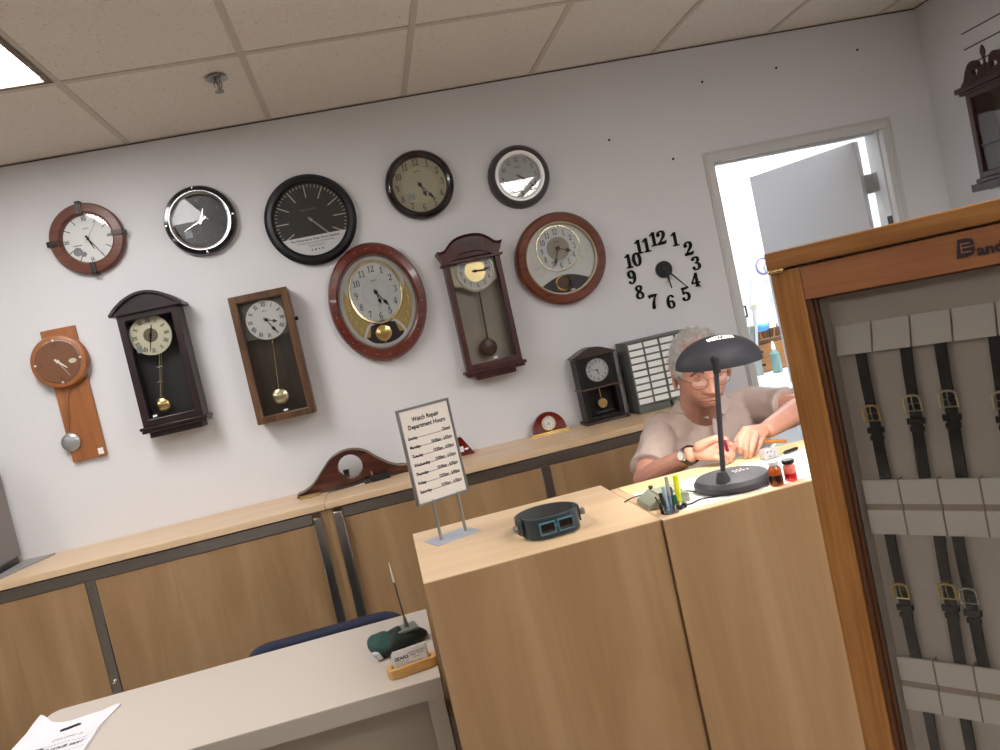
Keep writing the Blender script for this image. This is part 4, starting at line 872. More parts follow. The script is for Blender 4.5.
full=[(p_[0],p_[1]) for p_ in pr]+[(p_[0],p_[1]) for p_ in reversed(inn)]
# outer + inner shell, closed with tiny crown
vs=[];rows=[];fs=[]
for r,z in [(sw_,0)]+pr[1:]: rows.append((r,z))
def shell(rows,inner):
    m=MB(); m.lathe(rows,n,ax='z'); return m
crown=hgt
rowsO=[(sw_*math.cos(pi/2*i/16),hgt*math.sin(pi/2*i/16)) for i in range(16)]+[(0,hgt)]
rowsI=[((sw_-.003)*math.cos(pi/2*i/16),(hgt-.003)*math.sin(pi/2*i/16)) for i in range(16)]+[(0,hgt-.003)]
b=MB(); b.lathe([(sw_-.003,0)]+rowsO,n,ax='z'); b.lathe(rowsI,n,ax='z',mi=1)
# place the closed shade; no vent slots are cut into it
Ms=Matrix.Translation((sc.x-LX,.018,sc.z-IZ-.0))@Matrix.Rotation(.04,4,'Y')@Matrix.Rotation(rad(6),4,'X')@Matrix.Diagonal((1,RY/sw_,1,1))
b.v=[tuple(Ms@Vector(q)) for q in b.v]
sh=link(b,'shade',[lb_,mat('shade_inside',lin(210,210,205),.5)],t,smooth=50)
b=MB()
for k in range(10):
    x=-.034+.0075*k; 
    def sp(x_,y_):
        q=1-(x_/sw_)**2-(y_/sw_)**2; return (x_,y_,hgt*math.sqrt(max(q,0))+.0006)
    ys=-.050+.012*abs(k-5)/5*.6; ye=-.046+.030-.006*abs(k-4.5)/4.5
    A_=[sp(x-.0020,ys),sp(x+.0020,ys),sp(x+.0012,ye),sp(x-.0012,ye)]; b.add([tuple(Ms@Vector(q)) for q in A_],[(0,1,2,3)])
link(b,'vent_glow_patches',mat('vent_glow',(1,1,.95),.5,emit=(1,.98,.9),es=3),sh,smooth=0)  # emissive patches on the shade imitate bulb light coming through slots
b=MB(); b.ell((sc.x-LX,.02,sc.z-IZ+.036),(.052,.028,.018),20,12); link(b,'bulb',mat('bulb_glow',(1,1,1),.5,emit=(1,.95,.84),es=130),t)
b=MB(); b.box(px-.004,px+.004,py,sc.y-LY-.0,pz-.008,pz+.004); link(b,'bracket',lb_,t)
# power cord with switch
b=MB(); P=smoothpts([(-.03,-.094,.008),(-.075,-.080,.006),(-.12,-.065,.006),(-.15,-.080,.006),(-.172,-.085,.008)],6); b.tube(P,.0022,6)
P=smoothpts([(-.095,.01,.006),(-.12,.06,.006),(-.17,.118,.006),(-.235,.122,.006),(-.27,.10,.006)],6); b.tube(P,.002,6); link(b,'power_cord',black,t)
b=MB(); b.ell((-.188,-.086,.008),(.013,.010,.009),14,10); b.ell((-.172,-.084,.008),(.007,.007,.007),10,8); link(b,'cord_plug',black,t)
# ------------------------------------------------------------------ bench things
def bottle(name,lab,cat,x,y,r,h,body,liq,cap,lvl,mats_cap):
    t=thing(name,lab,cat,(x,y,IZ+.0012))
    b=MB(); b.lathe([(0,0),(r*.92,0),(r,.003),(r,h*.62),(r*.95,h*.70),(r*.70,h*.78),(r*.70,h*.84),(0,h*.84)],32,ax='z'); link(b,'body',body,t)
    b=MB(); b.lathe([(0,.002),(r*.93,.002),(r*.94,lvl),(0,lvl)],28,ax='z'); link(b,'liquid',liq,t)
    b=MB(); b.lathe([(0,h*.82),(r*cap,h*.82),(r*cap,h*.97),(r*cap*.93,h),(0,h)],32,ax='z'); link(b,'cap',mats_cap,t,bevel=.0008)
    return t
def tglass(name,col): return glassm(name,col,1.0,.02)
p1=at(780,486,z=IZ); p2=at(793.5,482,z=IZ)
bottle('glass_bottle','small amber glass bottle with white cap on the workbench right of the lamp','bottle',p1.x,p1.y+.012,.0165,.062,mat('amber_body',lin(170,76,18),.15,coat=.4),mat('dark_liquid',lin(40,10,6),.2),.78,.027,mat('cap_grey_white',lin(206,200,194),.4))
t=bottle('glass_jar','small red jar with black lid on the workbench beside the amber bottle','jar',p2.x+.004,p2.y+.016,.0155,.055,mat('pink_glass',lin(226,120,104),.2,coat=.3),mat('red_liquid',lin(190,20,30),.2),1.02,.02,black)
for o in bpy.data.objects:
    if o.name.startswith('liquid'):
        s_=1.075; o.scale=(s_,s_,1)
        if o.parent.name.startswith('glass_bottle'):
            o.data=o.data.copy()
            for v_ in o.data.vertices:
                if v_.co.z<.001+1e-4 and 0: pass
for o in list(bpy.data.objects):
    if o.name=='liquid':
        for v_ in o.data.vertices:
            if v_.co.z<=.0005: v_.co.z=.002
# pens standing in a small cup
pc=at(673,513,z=IZ)
CX_,CY_=pc.x-.002,1.848
t=thing('pen_cup','small clear plastic cup holding pens at the left front corner of the workbench','cup',(CX_,CY_,IZ+.0012))
b=MB(); b.lathe([(0,0),(.024,0),(.026,.022),(.0245,.022),(.0225,.002),(0,.002)],28,ax='z'); link(b,'cup_body',glassm('clear_plastic',(.86,.9,.96),1.0,.05),t)
def pen(lab,u0,v0,u1,v1,r,m,dy=0,m2=None,cat='pen',name='pen',cap=.35,yb=0):
    a=at(u0,v0,y=CY_+yb); c_=at(u1,v1,y=CY_+dy); 
    t=thing(name,lab,cat,tuple(a),group='pens in the clear cup'); d=c_-a
    b=MB(); b.tube([Vector((0,0,0)),d*.02,d*(1-cap)],[r*.5,r,r],10); link(b,'barrel',m,t)
    b=MB(); b.tube([d*(1-cap),d*.99,d],[r*1.12,r*1.12,r*.8],10); link(b,'cap',m2 or m,t)
pen('black marker pen leaning in the clear cup, leftmost of the thick ones',666,512,660,493,.0045,black,.012,cap=.5)
pen('grey blue translucent pen, tallest of the grey pens in the clear cup',672,511,666,477,.0042,mat('blue_grey_pen',lin(110,130,150),.3),.02,mat('grey_pen_cap',lin(150,150,150),.3),cap=.55)
pen('light blue clear pen just left of the tallest grey pen',669,511,663,487,.004,mat('clear_blue_pen',lin(140,170,188),.2),.014,cap=.4)
pen('thin dark pen leaning far left out of the clear cup',664,512,655,497,.0018,mat('dark_thin_pen',lin(50,48,46),.4),.0,cap=.3)
pen('green pen standing short in the clear cup beside the yellow highlighter',677,511,674,495,.0048,mat('green_pen',lin(20,96,66),.35),.004,cap=.4,yb=-.004)
pen('grey pen just left of the yellow highlighter in the clear cup',675,510,670,487,.004,mat('slate_pen',lin(96,100,110),.35),.016,cap=.4,yb=.006)
pen('bright yellow highlighter standing tall in the clear cup',680.5,509,675,475,.0062,mat('highlighter_yellow',lin(214,226,40),.35),.006,mat('highlighter_cap',lin(226,236,30),.3),cat='highlighter',name='highlighter',cap=.55)
# grey green wedge box
g=[at(631,498,z=IZ),at(660,513,z=IZ)]
t=thing('plastic_box','low grey green plastic box with sloping face at the left end of the workbench','box',(.648,1.955,IZ+.0012),-.05)
b=MB(); P=[(-.052,0),(.060,0),(.060,.022),(.05,.028),(-.02,.028),(-.052,.010)]
b.add([(x,-.055,z) for x,z in P]+[(x,.055,z) for x,z in P],[(0,1,2,3,4,5),(11,10,9,8,7,6)]+[(i,i+6,(i+1)%6+6,(i+1)%6) for i in range(6)]); link(b,'body',mat('grey_green_plastic',lin(134,138,122),.5),t,bevel=.003)
b=MB(); b.box(-.015,.045,-.035,.035,.028,.032); link(b,'lid',mat('grey_green_lid',lin(150,152,136),.5),t,bevel=.002)
b=MB(); b.lathe([(0,.0),(.004,.0),(.006,.004),(.006,.010),(0,.012)],12,c=(-.010,.045,.028),ax='z'); link(b,'knob',mat('dark_knob',lin(70,66,70),.4),t)
# case holder block and screwdriver
p=at(765,458,z=IZ)
t=thing('watch_case_vice','small pale grey block shaped watch vice on the workbench in front of the hands','vice',(1.045,2.105,IZ+.003),.10)
b=MB(); b.box(-.024,.006,-.016,.016,.0,.030); b.box(.008,.022,-.014,.014,.0,.026); b.box(-.024,.022,-.010,.010,0,.010); link(b,'body',mat('pale_cast_metal',lin(176,172,176),.35,.3),t,bevel=.002)
b=MB()
for x,z in ((-.016,.022),(-.004,.022),(-.010,.010)): b.lathe([(0,-.0165),(.0022,-.0165),(.0022,-.016)],10,c=(x,0,z))
link(b,'screw',mat('dark_screw',lin(60,58,62),.4),t)
b=MB(); b.tube([(.01,0,.028),(.03,.008,.032)],.004,8); link(b,'handle',mat('bone_handle',lin(220,214,200),.4),t)
t=thing('screwdriver','dark slim tool lying on the workbench right behind the pale vice','tool',(1.085,2.10,IZ+.004),.25)
b=MB(); b.tube([(-.055,0,.002),(.0,0,.004)],.0018,8); link(b,'shaft',steel,t); b=MB(); b.tube([(0,0,.004),(.008,0,.005),(.050,0,.005),(.056,0,.005)],[.003,.0055,.0055,.003],12); link(b,'handle',black,t)
b=MB(); b.box(-.05,.05,-.032,.032,0,.0006); o=link(b,'paper_note',mat('pale_blue_paper',lin(222,232,240),.6),loc=(.76,2.06,IZ+.0013)); o.rotation_euler=(0,0,.2); tag(o,'pale blue white paper note lying on the mat behind the lamp base','paper note')
# ------------------------------------------------------------------ desk-top things
t=thing('card_holder','small golden wooden card holder on the grey desk','card holder',(-.082,2.026,DZ),.14); t.scale=(1.06,1,1)
b=MB(); ro=[];ri=[]
def rr(hx,hy,r,n=6): return [(sx*(hx-r)+r*math.cos(a0+pi/2*i/n),sy*(hy-r)+r*math.sin(a0+pi/2*i/n)) for sx,sy,a0 in ((1,1,0),(-1,1,pi/2),(-1,-1,pi),(1,-1,1.5*pi)) for i in range(n+1)]
b.ringprism(rr(.062,.024,.018),rr(.050,.011,.008),-.026,0); b.v=[(x,z,-y) for x,y,z in b.v]; link(b,'tray',wood('light_beech',lin(196,146,82),lin(212,164,98),lin(222,178,114),'x',.3,3),t,bevel=.003,bseg=3)
b=MB(); b.box(-.05,.05,-.011,.011,.0,.006); link(b,'tray_floor',MATS['light_beech'],t)
grp='business cards in the wooden holder'
for k in range(6):
    b=MB(); b.box(-.045,.045,-.0004,.0004,0,.051); o=tag(link(b,'business_card',paper,loc=(-.084+.001*k*math.cos(.14)-.0,2.021+.0028*k,DZ+.008)),
        'front white business card with blue store name in the golden wooden card holder' if k==0 else 'white business card stacked behind the front card in the wooden holder','business card',group=grp)
    o.rotation_euler=(-.12,0,.14)
    if k==0:
        b=MB(); b.text('SEARS',-.020,.034,-.0008,.0085,off=.03,sx=1.15,shear=.15); printing(o,b,mat('navy_ink',lin(30,34,84),.5),'logo')
        b=MB(); b.text('Watch & Jewelry',.022,.040,-.0008,.0045,off=.02); b.text('Repair Center',.022,.034,-.0008,.0045,off=.02); b.text('Manager',.020,.027,-.0008,.0035); b.text('Phone and Fax',.016,.0165,-.0008,.004,off=.01)
        for j in range(3): b.text('Watch Repair Dept',-.02,.025-.0045*j,-.0008,.003)
        printing(o,b,greypaper,'card_print')
# pouch
t=thing('fabric_pouch','dark green and black soft fabric pouch lying on the grey desk behind the card holder','pouch',(-.108,2.218,DZ),.30); t.scale=(1.03,1.45,1.1)
def softblob(hx,hy,hz,fn=None,nu=40,nv=20,e=2.6):
    b=MB(); vs=[];fs=[]
    for i in range(nv+1):
        t_=-pi/2+pi*i/nv
        for j in range(nu):
            a=2*pi*j/nu; c_,s_=math.cos(a),math.sin(a); f_=lambda q:math.copysign(abs(q)**(2/e),q)
            x=hx*f_(math.cos(t_))*f_(c_); y=hy*f_(math.cos(t_))*f_(s_); z=hz*f_(math.sin(t_)); 
            k=noise.noise(Vector((x*30,y*30,z*30)))*.006 if abs(math.cos(t_))>.01 else 0
            z=z+k*(z>0)+hz
            if fn: x,y,z=fn(x,y,z)
            vs.append((x,y,max(z,0)))
    for i in range(nv):
        for j in range(nu): fs.append((i*nu+j,i*nu+(j+1)%nu,(i+1)*nu+(j+1)%nu,(i+1)*nu+j))
    b.add(vs,fs); return b
b=softblob(.082,.034,.017,lambda x,y,z:(x,y+.008*math.sin(x*25),z*(1+.35*math.cos(x*40)))); link(b,'body',mat('black_green_fabric',lin(20,34,32),.7,bump=.2,bscale=200),t)
b=softblob(.040,.040,.020,lambda x,y,z:(x-.045,y+.004,z*1.05+.001)); link(b,'flap',mat('teal_green_fabric',lin(30,72,66),.75,bump=.25,bscale=200),t)
b=MB(); b.box(-.090,-.074,-.036,-.018,.004,.022); b.v=[(x+(.01 if z<.01 else 0),y,z) for x,y,z in b.v]; link(b,'tag',mat('tag_grey',lin(196,200,202),.5),t,bevel=.002)
# pen stand
ps=at(407,629,z=DZ+.040)
t=thing('pen_stand','desk pen standing upright in a small square grey base on top of the green pouch','pen',(ps.x,ps.y,DZ+.041),.18)
b=MB(); b.box(-.030,.030,-.030,.030,0,.006); b.lathe([(0,.006),(.008,.006),(.0055,.022),(.004,.036),(0,.036)],16,ax='z'); link(b,'base',mat('grey_green_metal',lin(122,130,122),.35,.4),t,bevel=.001)
tip=at(389,564,y=ps.y+.01); d=Vector((tip.x-ps.x,tip.y-ps.y,tip.z-DZ-.037)); d=Matrix.Rotation(-.18,3,'Z')@d
b=MB(); b.tube([Vector((0,0,.03)),d*.5,d*.70],[.0024,.0022,.002],8); link(b,'pen_body',mat('dark_pen_metal',lin(90,84,80),.3,.7),t)
b=MB(); b.tube([d*.70,d*.72,d*1.0],[.002,.0032,.0014],8); link(b,'pen_clip',mat('pale_pen_end',lin(226,220,208),.3),t)
# shopping bag
t=thing('shopping_bag','white plastic shopping bag with printed lettering lying flat at the left end of the desk','bag',(-1.045,2.19,DZ)); t.scale=(.94,.96,1)
b=MB(); nx,ny=26,26; vs=[]
def bagz(x,y): return .004+.010*abs(noise.noise(Vector((x*9,y*9,.3))))+.016*math.exp(-((x+.085)/.05)**2-((y-.26)/.06)**2)
def bagp(i,j):
    u=i/nx; v=j/ny; x=-.135+.245*u+.02*(1-v); y=-.30+.60*v
    ytop=.265-.075*math.sin(pi*min(u*1.05,1))-.10*max(0,u-.55)*0
    y=-.30+(ytop+.30-.08*u+.0)*v
    if u>.8 and v>.8: x+=.02*(u-.8)/.2*(v-.8)/.2
    return x,y
vs=[(*(q:=bagp(i,j)),bagz(*q)) for j in range(ny+1) for i in range(nx+1)]+[(*(q:=bagp(i,j)),.0005) for j in range(ny+1) for i in range(nx+1)]
K=(nx+1)*(ny+1); fs=[]
for j in range(ny):
    for i in range(nx):
        a=j*(nx+1)+i; fs.append((a,a+1,a+nx+2,a+nx+1)); fs.append((K+a,K+a+nx+1,K+a+nx+2,K+a+1))
for i in range(nx): fs.append((i,K+i,K+i+1,i+1)); a=ny*(nx+1)+i; fs.append((a,a+1,K+a+1,K+a))
for j in range(ny): a=j*(nx+1); c_=(j+1)*(nx+1); fs.append((a,c_,K+c_,K+a)); a+=nx; c_+=nx; fs.append((a,K+a,K+c_,c_))
b.add(vs,fs); link(b,'sheet',mat('bag_white',lin(232,230,236),.4),t,smooth=60)
b=MB(); b.M=None
def flat_text(b,st,x,y,size,**k):
    m=MB(); m.text(st,x,y,0,size,**k); b.add([(vx,vz,bagz(vx,vz)+.0012) for vx,vy,vz in m.v],m.f)
def px2(u,v): p=at(u,v,z=DZ+.008); return p.x+1.04,p.y-2.20
x_,y_=px2(72,733); flat_text(b,'Discover it',x_,y_,.013,shear=.3,off=.0)
x_,y_=px2(72,738); flat_text(b,'exclusively at stores and online',x_-.01,y_,.007,shear=.2)
x_,y_=px2(70,742); flat_text(b,'SHOP YOUR WAY',x_-.020,y_,.015,off=.03,shear=.3,sx=.80)
x_,y_=px2(74,746.5); flat_text(b,'members save every day',x_,y_-.002,.006,shear=.2)
x_,y_=px2(40,749); m=MB(); m.prism([(x_-.012,y_-.012),(x_+.012,y_-.012),(x_+.014,y_+.01),(x_-.008,y_+.012)],0,.0003); b.add([(a_,c_,bagz(a_,c_)+.0012) for a_,q_,c_ in m.v],m.f)
link(b,'lettering',mat('dark_blue_black_ink',lin(40,42,60),.6),t,smooth=0)
A_=px2(63.5,727.5); B_=px2(86,721); b=MB(); pts=[(A_[0]+(B_[0]-A_[0])*i/8,A_[1]+(B_[1]-A_[1])*i/8) for i in range(9)]
b.tube([(x,y,bagz(x,y)+.002) for x,y in pts],[.002]+[.004]*7+[.002],6,flat=1); link(b,'handle_slot',mat('slot_dark',lin(40,38,40),.7),t)
# ------------------------------------------------------------------ antique clock on the right wall
t=thing('wall_clock','antique dark wooden case clock with pierced scrolled top and finial on the right wall','clock',(3.042,3.125,0),-pi/2)
# local X runs towards the camera along the wall, -Y faces into the room
b=MB(); ZB,ZT=1.755,2.150; HW=.128
b.box(-HW,-HW+.03,-.12,0,ZB,ZT); b.box(HW-.03,HW,-.12,0,ZB,ZT); b.box(-HW,HW,-.015,0,ZB,ZT); b.box(-HW,HW,-.12,0,ZB,ZB+.02); b.box(-HW,HW,-.12,0,ZT-.02,ZT); link(b,'case',antique,t,bevel=.003)
b=MB(); b.frame(-HW+.004,HW-.004,ZB,ZT,.026,-.135,-.12); b.box(-HW+.04,HW-.04,-.132,-.122,ZB+.135,ZB+.150); link(b,'door',antique,t,bevel=.003)
b=MB(); b.box(-HW+.03,HW-.03,-.02,-.015,ZB+.02,ZT-.02); link(b,'back_panel',mat('faded_panel',lin(120,92,80),.5,var=.2,vscale=12),t)
b=MB(); b.box(-HW+.02,HW-.02,-.124,-.122,ZB+.02,ZT-.02); link(b,'glass',glassm('old_glass',(.8,.75,.72),.10),t)
b=MB(); b.box(-HW-.03,HW+.03,-.16,0,ZB-.055,ZB-.02); b.box(-HW-.012,HW+.012,-.145,0,ZB-.02,ZB); link(b,'base_moulding',antique,t,bevel=.004)
b=MB(); b.box(-HW-.03,HW+.03,-.16,0,ZT+.008,ZT+.032); b.box(-HW-.018,HW+.018,-.148,0,ZT-.006,ZT+.008); link(b,'cornice',antique,t,bevel=.004)
b=MB()
for sg in (-1,1):
    out=[(sg*.012,ZT+.03),(sg*.222,ZT+.03),(sg*.222,ZT+.045),(sg*.190,ZT+.07),(sg*.165,ZT+.115),(sg*.130,ZT+.150),(sg*.085,ZT+.158),(sg*.055,ZT+.140),(sg*.045,ZT+.110),(sg*.012,ZT+.105)]
    out=[(x*.66,ZT+.03+(z-ZT-.03)*.78) for x,z in out]
    out=[out[0]]+smoothpts(out[1:9],3)+[out[9]]
    cx0,cz0=sg*.054,ZT+.075; hole=[]
    for x,z in out:
        a=math.atan2(z-cz0,x-cx0); hole.append((cx0+  .018*math.cos(a)*(1+.25*math.cos(3*a)),cz0+  .018*math.sin(a)))
    b.ringprism(out,hole,-.128,-.108)
b.lathe([(0,-.128),(.014,-.128),(.014,-.108),(0,-.108)],16,c=(0,0,ZT+.075)); link(b,'pierced_crest',antique,t)
b=MB(); b.lathe([(0,0),(.010,0),(.006,.01),(.005,.02),(.008,.04),(.012,.058),(.008,.078),(.003,.088),(0,.09)],18,c=(0,-.118,ZT+.09),ax='z'); b.box(-.010,.010,-.13,-.106,ZT+.03,ZT+.095); link(b,'finial',antique,t)
dialdisc(t,mat('aged_dial',lin(120,100,86),.5),.075,-.03,cz=ZB+.27); 
b=MB(); b.lathe([(0,-.05),(.03,-.048),(.03,-.045),(0,-.045)],24,c=(0,0,ZB+.10)); b.bar(0,ZB+.2,-.046,.08,.006,pi); link(b,'pendulum_bob',mat('dull_brass',(.35,.27,.15),.4,1),t)
# ------------------------------------------------------------------ back room contents
t=thing('work_table','white table in the bright back room seen through the doorway','table',(2.25,4.12,0))
b=MB(); b.prism([(0,0),(1.3,0),(1.3,1.1),(.03,1.1),(0,1.0)],0,.035); b.v=[(x,z,.87-y) for x,y,z in b.v]; link(b,'top',mat('table_white',lin(226,232,238),.4),t,bevel=.003)
for x,y in ((.08,.1),(1.22,.1),(.08,1.0),(1.22,1.0)):
    b=MB(); b.box(x-.02,x+.02,y-.02,y+.02,0,.835); link(b,'leg',white,t)
t=thing('drawer_chest','small wooden drawer chest with dark label slot on the back room table','drawer chest',(2.52,5.0,.87))
b=MB(); b.box(0,.6,0,.2,0,.19); link(b,'body',oakx,t,bevel=.002)
for r in range(2):
    b=MB(); b.box(.008,.30,-.008,0,.008+.093*r,.092+.093*r); d=link(b,'drawer',oakx,t,bevel=.002); b=MB(); b.box(.03,.06,-.014,-.008,.045+.09*r,.063+.09*r); link(b,'pull',black,d)
    b=MB(); b.box(.308,.592,-.008,0,.008+.093*r,.092+.093*r); link(b,'drawer',oakx,t,bevel=.002)
p=at(777,366,y=4.85)
t=thing('spray_bottle','pale green squeeze bottle with white cap standing on the back room table','bottle',(p.x,4.85,.87))
hb=p.z-.87
b=MB(); b.lathe([(0,0),(.030,0),(.032,.01),(.032,.13),(.012,.155),(0,.155)],20,ax='z'); link(b,'body',mat('pale_green_bottle',lin(112,146,140),.2,coat=.3),t)
b=MB(); b.lathe([(0,.155),(.011,.155),(.014,.17),(.010,.20),(.004,.215),(0,.215)],16,ax='z'); link(b,'cap',white,t)
for i,(x,y,r_,lab) in enumerate([(2.42,4.62,.2,'white paper sheet lying on the back room table, leftmost'),(2.50,4.50,-.5,'white paper sheet lying askew on the back room table, nearest the doorway')]):
    b=MB(); b.box(-.12,.12,-.08,.08,0,.002+.002*i); o=link(b,'paper_sheet',paper,loc=(x,y,.8705)); o.rotation_euler=(0,0,r_); tag(o,lab,'paper')
# clutter on the chest
rnd=random.Random(3)
cl=[('tool_rack','brown wooden tool rack crowded with small tools on top of the drawer chest','tool rack')]
t=thing('tool_rack',cl[0][1],'tool rack',(2.55,5.06,1.06))
b=MB(); b.box(0,.5,-.04,.08,0,.03); b.box(0,.5,.05,.07,.03,.09); link(b,'rack',mat('rack_brown',lin(104,74,48),.6),t,bevel=.002)
for k in range(16):
    x=.02+.03*k; h=.06+.05*rnd.random(); b=MB(); b.tube([(x,-.01+.02*rnd.random(),.03),(x+rnd.uniform(-.02,.02),0,.03+h)],[.006,.004],7); link(b,'tool',[mat('tool_brown',lin(120,84,50),.5),mat('tool_dark',lin(40,38,36),.5),mat('tool_brass',lin(170,130,70),.4)][k%3],t)
p=at(765,335,y=4.98)
b=softblob(.05,.035,.028); o=tag(link(b,'blue_cloth',mat('sky_blue_cloth',lin(90,160,226),.6),loc=(p.x,5.00,1.15)),'crumpled light blue cloth on top of the tool rack in the back room','cloth')
t=thing('magnifier_lamp','white jointed arm lamp clamped at the back room bench','lamp',(2.55,4.94,.87))
def lp(u,v,y=4.9): q=at(u,v,y=y); return Vector((q.x-2.55,q.y-4.94,q.z-.87))
b=MB(); b.tube([lp(757,350),lp(756,325)],.010,8); b.tube([lp(756,325),lp(754,308)],.016,8); b.tube([lp(751,305),lp(751,280)],.008,8); link(b,'arm',mat('pale_arm',lin(206,208,206),.4),t)
b=MB(); b.ell(lp(754,306),(.034,.02,.034),16,10); link(b,'joint',mat('cream_joint',lin(214,210,196),.4),t)
b=MB(); b.box(-.02,.02,-.03,.02,.0,.34); b.v=[(x+lp(757,350).x,y,z) for x,y,z in b.v]; link(b,'clamp',mat('clamp_grey',lin(150,156,150),.4),t)
b=MB(); b.lathe([(0,-.004),(.05,-.004),(.055,0),(.05,.02),(0,.02)],28,c=lp(778,297)); b.tube([lp(754,306),lp(770,300)],.007,8); link(b,'lamp_head',mat('head_grey_white',lin(196,204,214),.35),t)
t=thing('towel_roll','white paper roll at the left end of the back room bench','paper roll',(at(749,338,y=5.1).x-.14,5.10,.87))
b=MB(); b.lathe([(0,-.07),(.045,-.07),(.045,.07),(0,.07)],24,c=(0,0,.25),ax='x'); link(b,'roll',paper,t); b=MB(); b.box(-.05,.05,-.03,.03,0,.215); link(b,'stand',white,t)
p=at(743,312,y=BY-.003)
t=thing('wall_outlet','small dark framed outlet on the back room wall beside the doorway','outlet',(p.x,BY,p.z))
b=MB(); b.frame(-.03,.03,-.045,.045,.012,-.012,0); link(b,'frame',black,t); b=MB(); b.box(-.018,.018,-.009,0,-.033,.033); link(b,'plate',white,t)
p=at(763,265,y=4.75)
t=thing('hanging_strap','purple and grey coiled strap hanging in the back room beside the display case top','strap',(p.x,5.58,0)); pz_=p.z; q0=at(763,266,y=5.56)
t.location=(q0.x,5.58,q0.z)
b=MB(); b.tube([(.055*math.cos(a)-.0,-.02,.06*math.sin(a)) for a in [rad(12*i) for i in range(28)]],.009,8); link(b,'loop',mat('purple_grey',lin(120,112,160),.4),t)
b=MB(); b.tube([(.03*math.cos(a)+.03,-.035,.04*math.sin(a)-.02) for a in [rad(14*i) for i in range(26)]],.007,8); link(b,'inner_loop',mat('silver_grey',lin(150,152,160),.4),t)
# ------------------------------------------------------------------ watch strap display case
az=rad(28.84); CO=(1.15*math.sin(az)-.0008,1.15*math.cos(az)+.0012,0)
t=thing('display_case','tall golden oak display case with hinged glass door full of watch straps, right foreground','display case',CO,-rad(54)); case=t
WC=.62; ZT=1.581; Z0=0.0
b=MB(); b.box(0,.016,.021,.15,Z0,1.556); b.box(WC-.016,WC,.021,.15,Z0,1.556); b.box(.016,WC-.016,.138,.15,Z0,1.556); link(b,'body',oak,t)
b=MB(); b.box(0,WC,.021,.15,Z0,.12); link(b,'plinth',oak,t)
b=MB(); b.box(-.002,WC+.002,-.004,.152,1.5565,ZT); link(b,'top_board',oakx,t,bevel=.002)
b=MB(); b.box(0,.0405,0,.020,.02,1.5535); door=link(b,'door_stile',oak,t,bevel=.0015)
b=MB(); b.box(WC-.04,WC,0,.020,.02,1.5535); link(b,'door_stile',oak,t,bevel=.0015)
b=MB(); b.box(.0410,WC-.04,.001,.020,1.5085,1.5535); rail=link(b,'door_rail',redoak,t,bevel=.001)
b=MB(); b.box(.0410,WC-.04,.001,.020,.02,.09); link(b,'door_rail',redoak,t,bevel=.001)
b=MB(); b.box(.0405,.0475,.004,.020,.09,1.5085); b.box(.0475,.0515,.010,.022,.09,1.5085); link(b,'inner_lip',darkoak,t,bevel=.001)
b=MB(); b.box(.0515,WC-.04,.010,.022,1.5055,1.5090); link(b,'inner_lip',darkoak,t)
b=MB(); b.box(.046,WC-.04,.0125,.0150,.09,1.5085); link(b,'door_glass',glassm('case_glass',(.97,.97,.97),1.0),t)
hb_=MB(); hb_.box(-.001,.011,-.0035,.001,1.5515,1.5575); hb_.box(.0125,.0225,-.0035,.001,1.5520,1.5580)
for k in range(3): hb_.lathe([(0,0),(.0034,0),(.0034,.0065),(0,.0065)],12,c=(.001+.0074*k,-.0035,1.5545),ax='x')
link(hb_,'hinge',brass,t)
b=MB(); b.text('B',.2385,1.534,-.0004,.0175,off=.10,sx=1.15,shear=.15,th=.001); link(b,'emblem',mat('dark_purple_ink',lin(42,30,38),.6),rail,smooth=0)
b=MB()
for z in (1.5390,1.5345,1.5290): b.box(.2345 if z>1.53 else .2335,.2440,-.0009,-.0006,z-.0006,z+.0006)
b.box(.2340,.2350,-.0009,-.0006,1.529,1.539)
link(b,'emblem_lines',mat('oak_inlay',lin(178,120,84),.5),rail,smooth=0)
b=MB(); b.text('and',.2495,1.5285,-.0004,.0120,off=.045,align='l',sx=1.1); link(b,'lettering',mat('dark_purple_ink',lin(42,30,38),.6),rail,smooth=0)
liner=mat('taupe_liner',lin(206,194,182),.8,bump=.1,bscale=150); flapm=mat('pocket_card',lin(232,224,214),.7); slot=mat('slot_tan',lin(176,158,140),.8)
b=MB(); b.box(.052,WC-.018,.046,.052,.12,1.5565); b.box(.016,.052,.022,.052,.12,1.5565); link(b,'liner',liner,t)
p0,pw=.0565,.0482; NCOL=11
for c_ in range(NCOL):
    x0=p0+pw*c_
    if x0+pw>WC-.02: break
    b=MB(); b.add([(x0,.044,1.462),(x0+pw-.0025,.044,1.462),(x0+pw-.0025,.030,1.423),(x0,.030,1.423),(x0,.046,1.462),(x0+pw-.0025,.046,1.462),(x0+pw-.0025,.034,1.422),(x0,.034,1.422)],[(0,1,2,3),(7,6,5,4),(0,3,7,4),(1,5,6,2),(3,2,6,7),(0,4,5,1)])
    link(b,'label_flap',flapm,t)
for r in range(5):
    zt=1.247-.2555*r; zb=zt-.0765
    for c_ in range(NCOL):
        x0=p0+pw*c_
        if x0+pw>WC-.02: break
        b=MB(); b.box(x0,x0+pw-.002,.030,.034,zb,zb+.034); b.box(x0,x0+pw-.002,.030,.034,zb+.043,zt); b.box(x0,x0+pw-.002,.0325,.036,zb+.034,zb+.043,1); b.box(x0+pw-.002,x0+pw-.0005,.029,.046,zb,zt,1)
        link(b,'pocket',[flapm,slot],t)
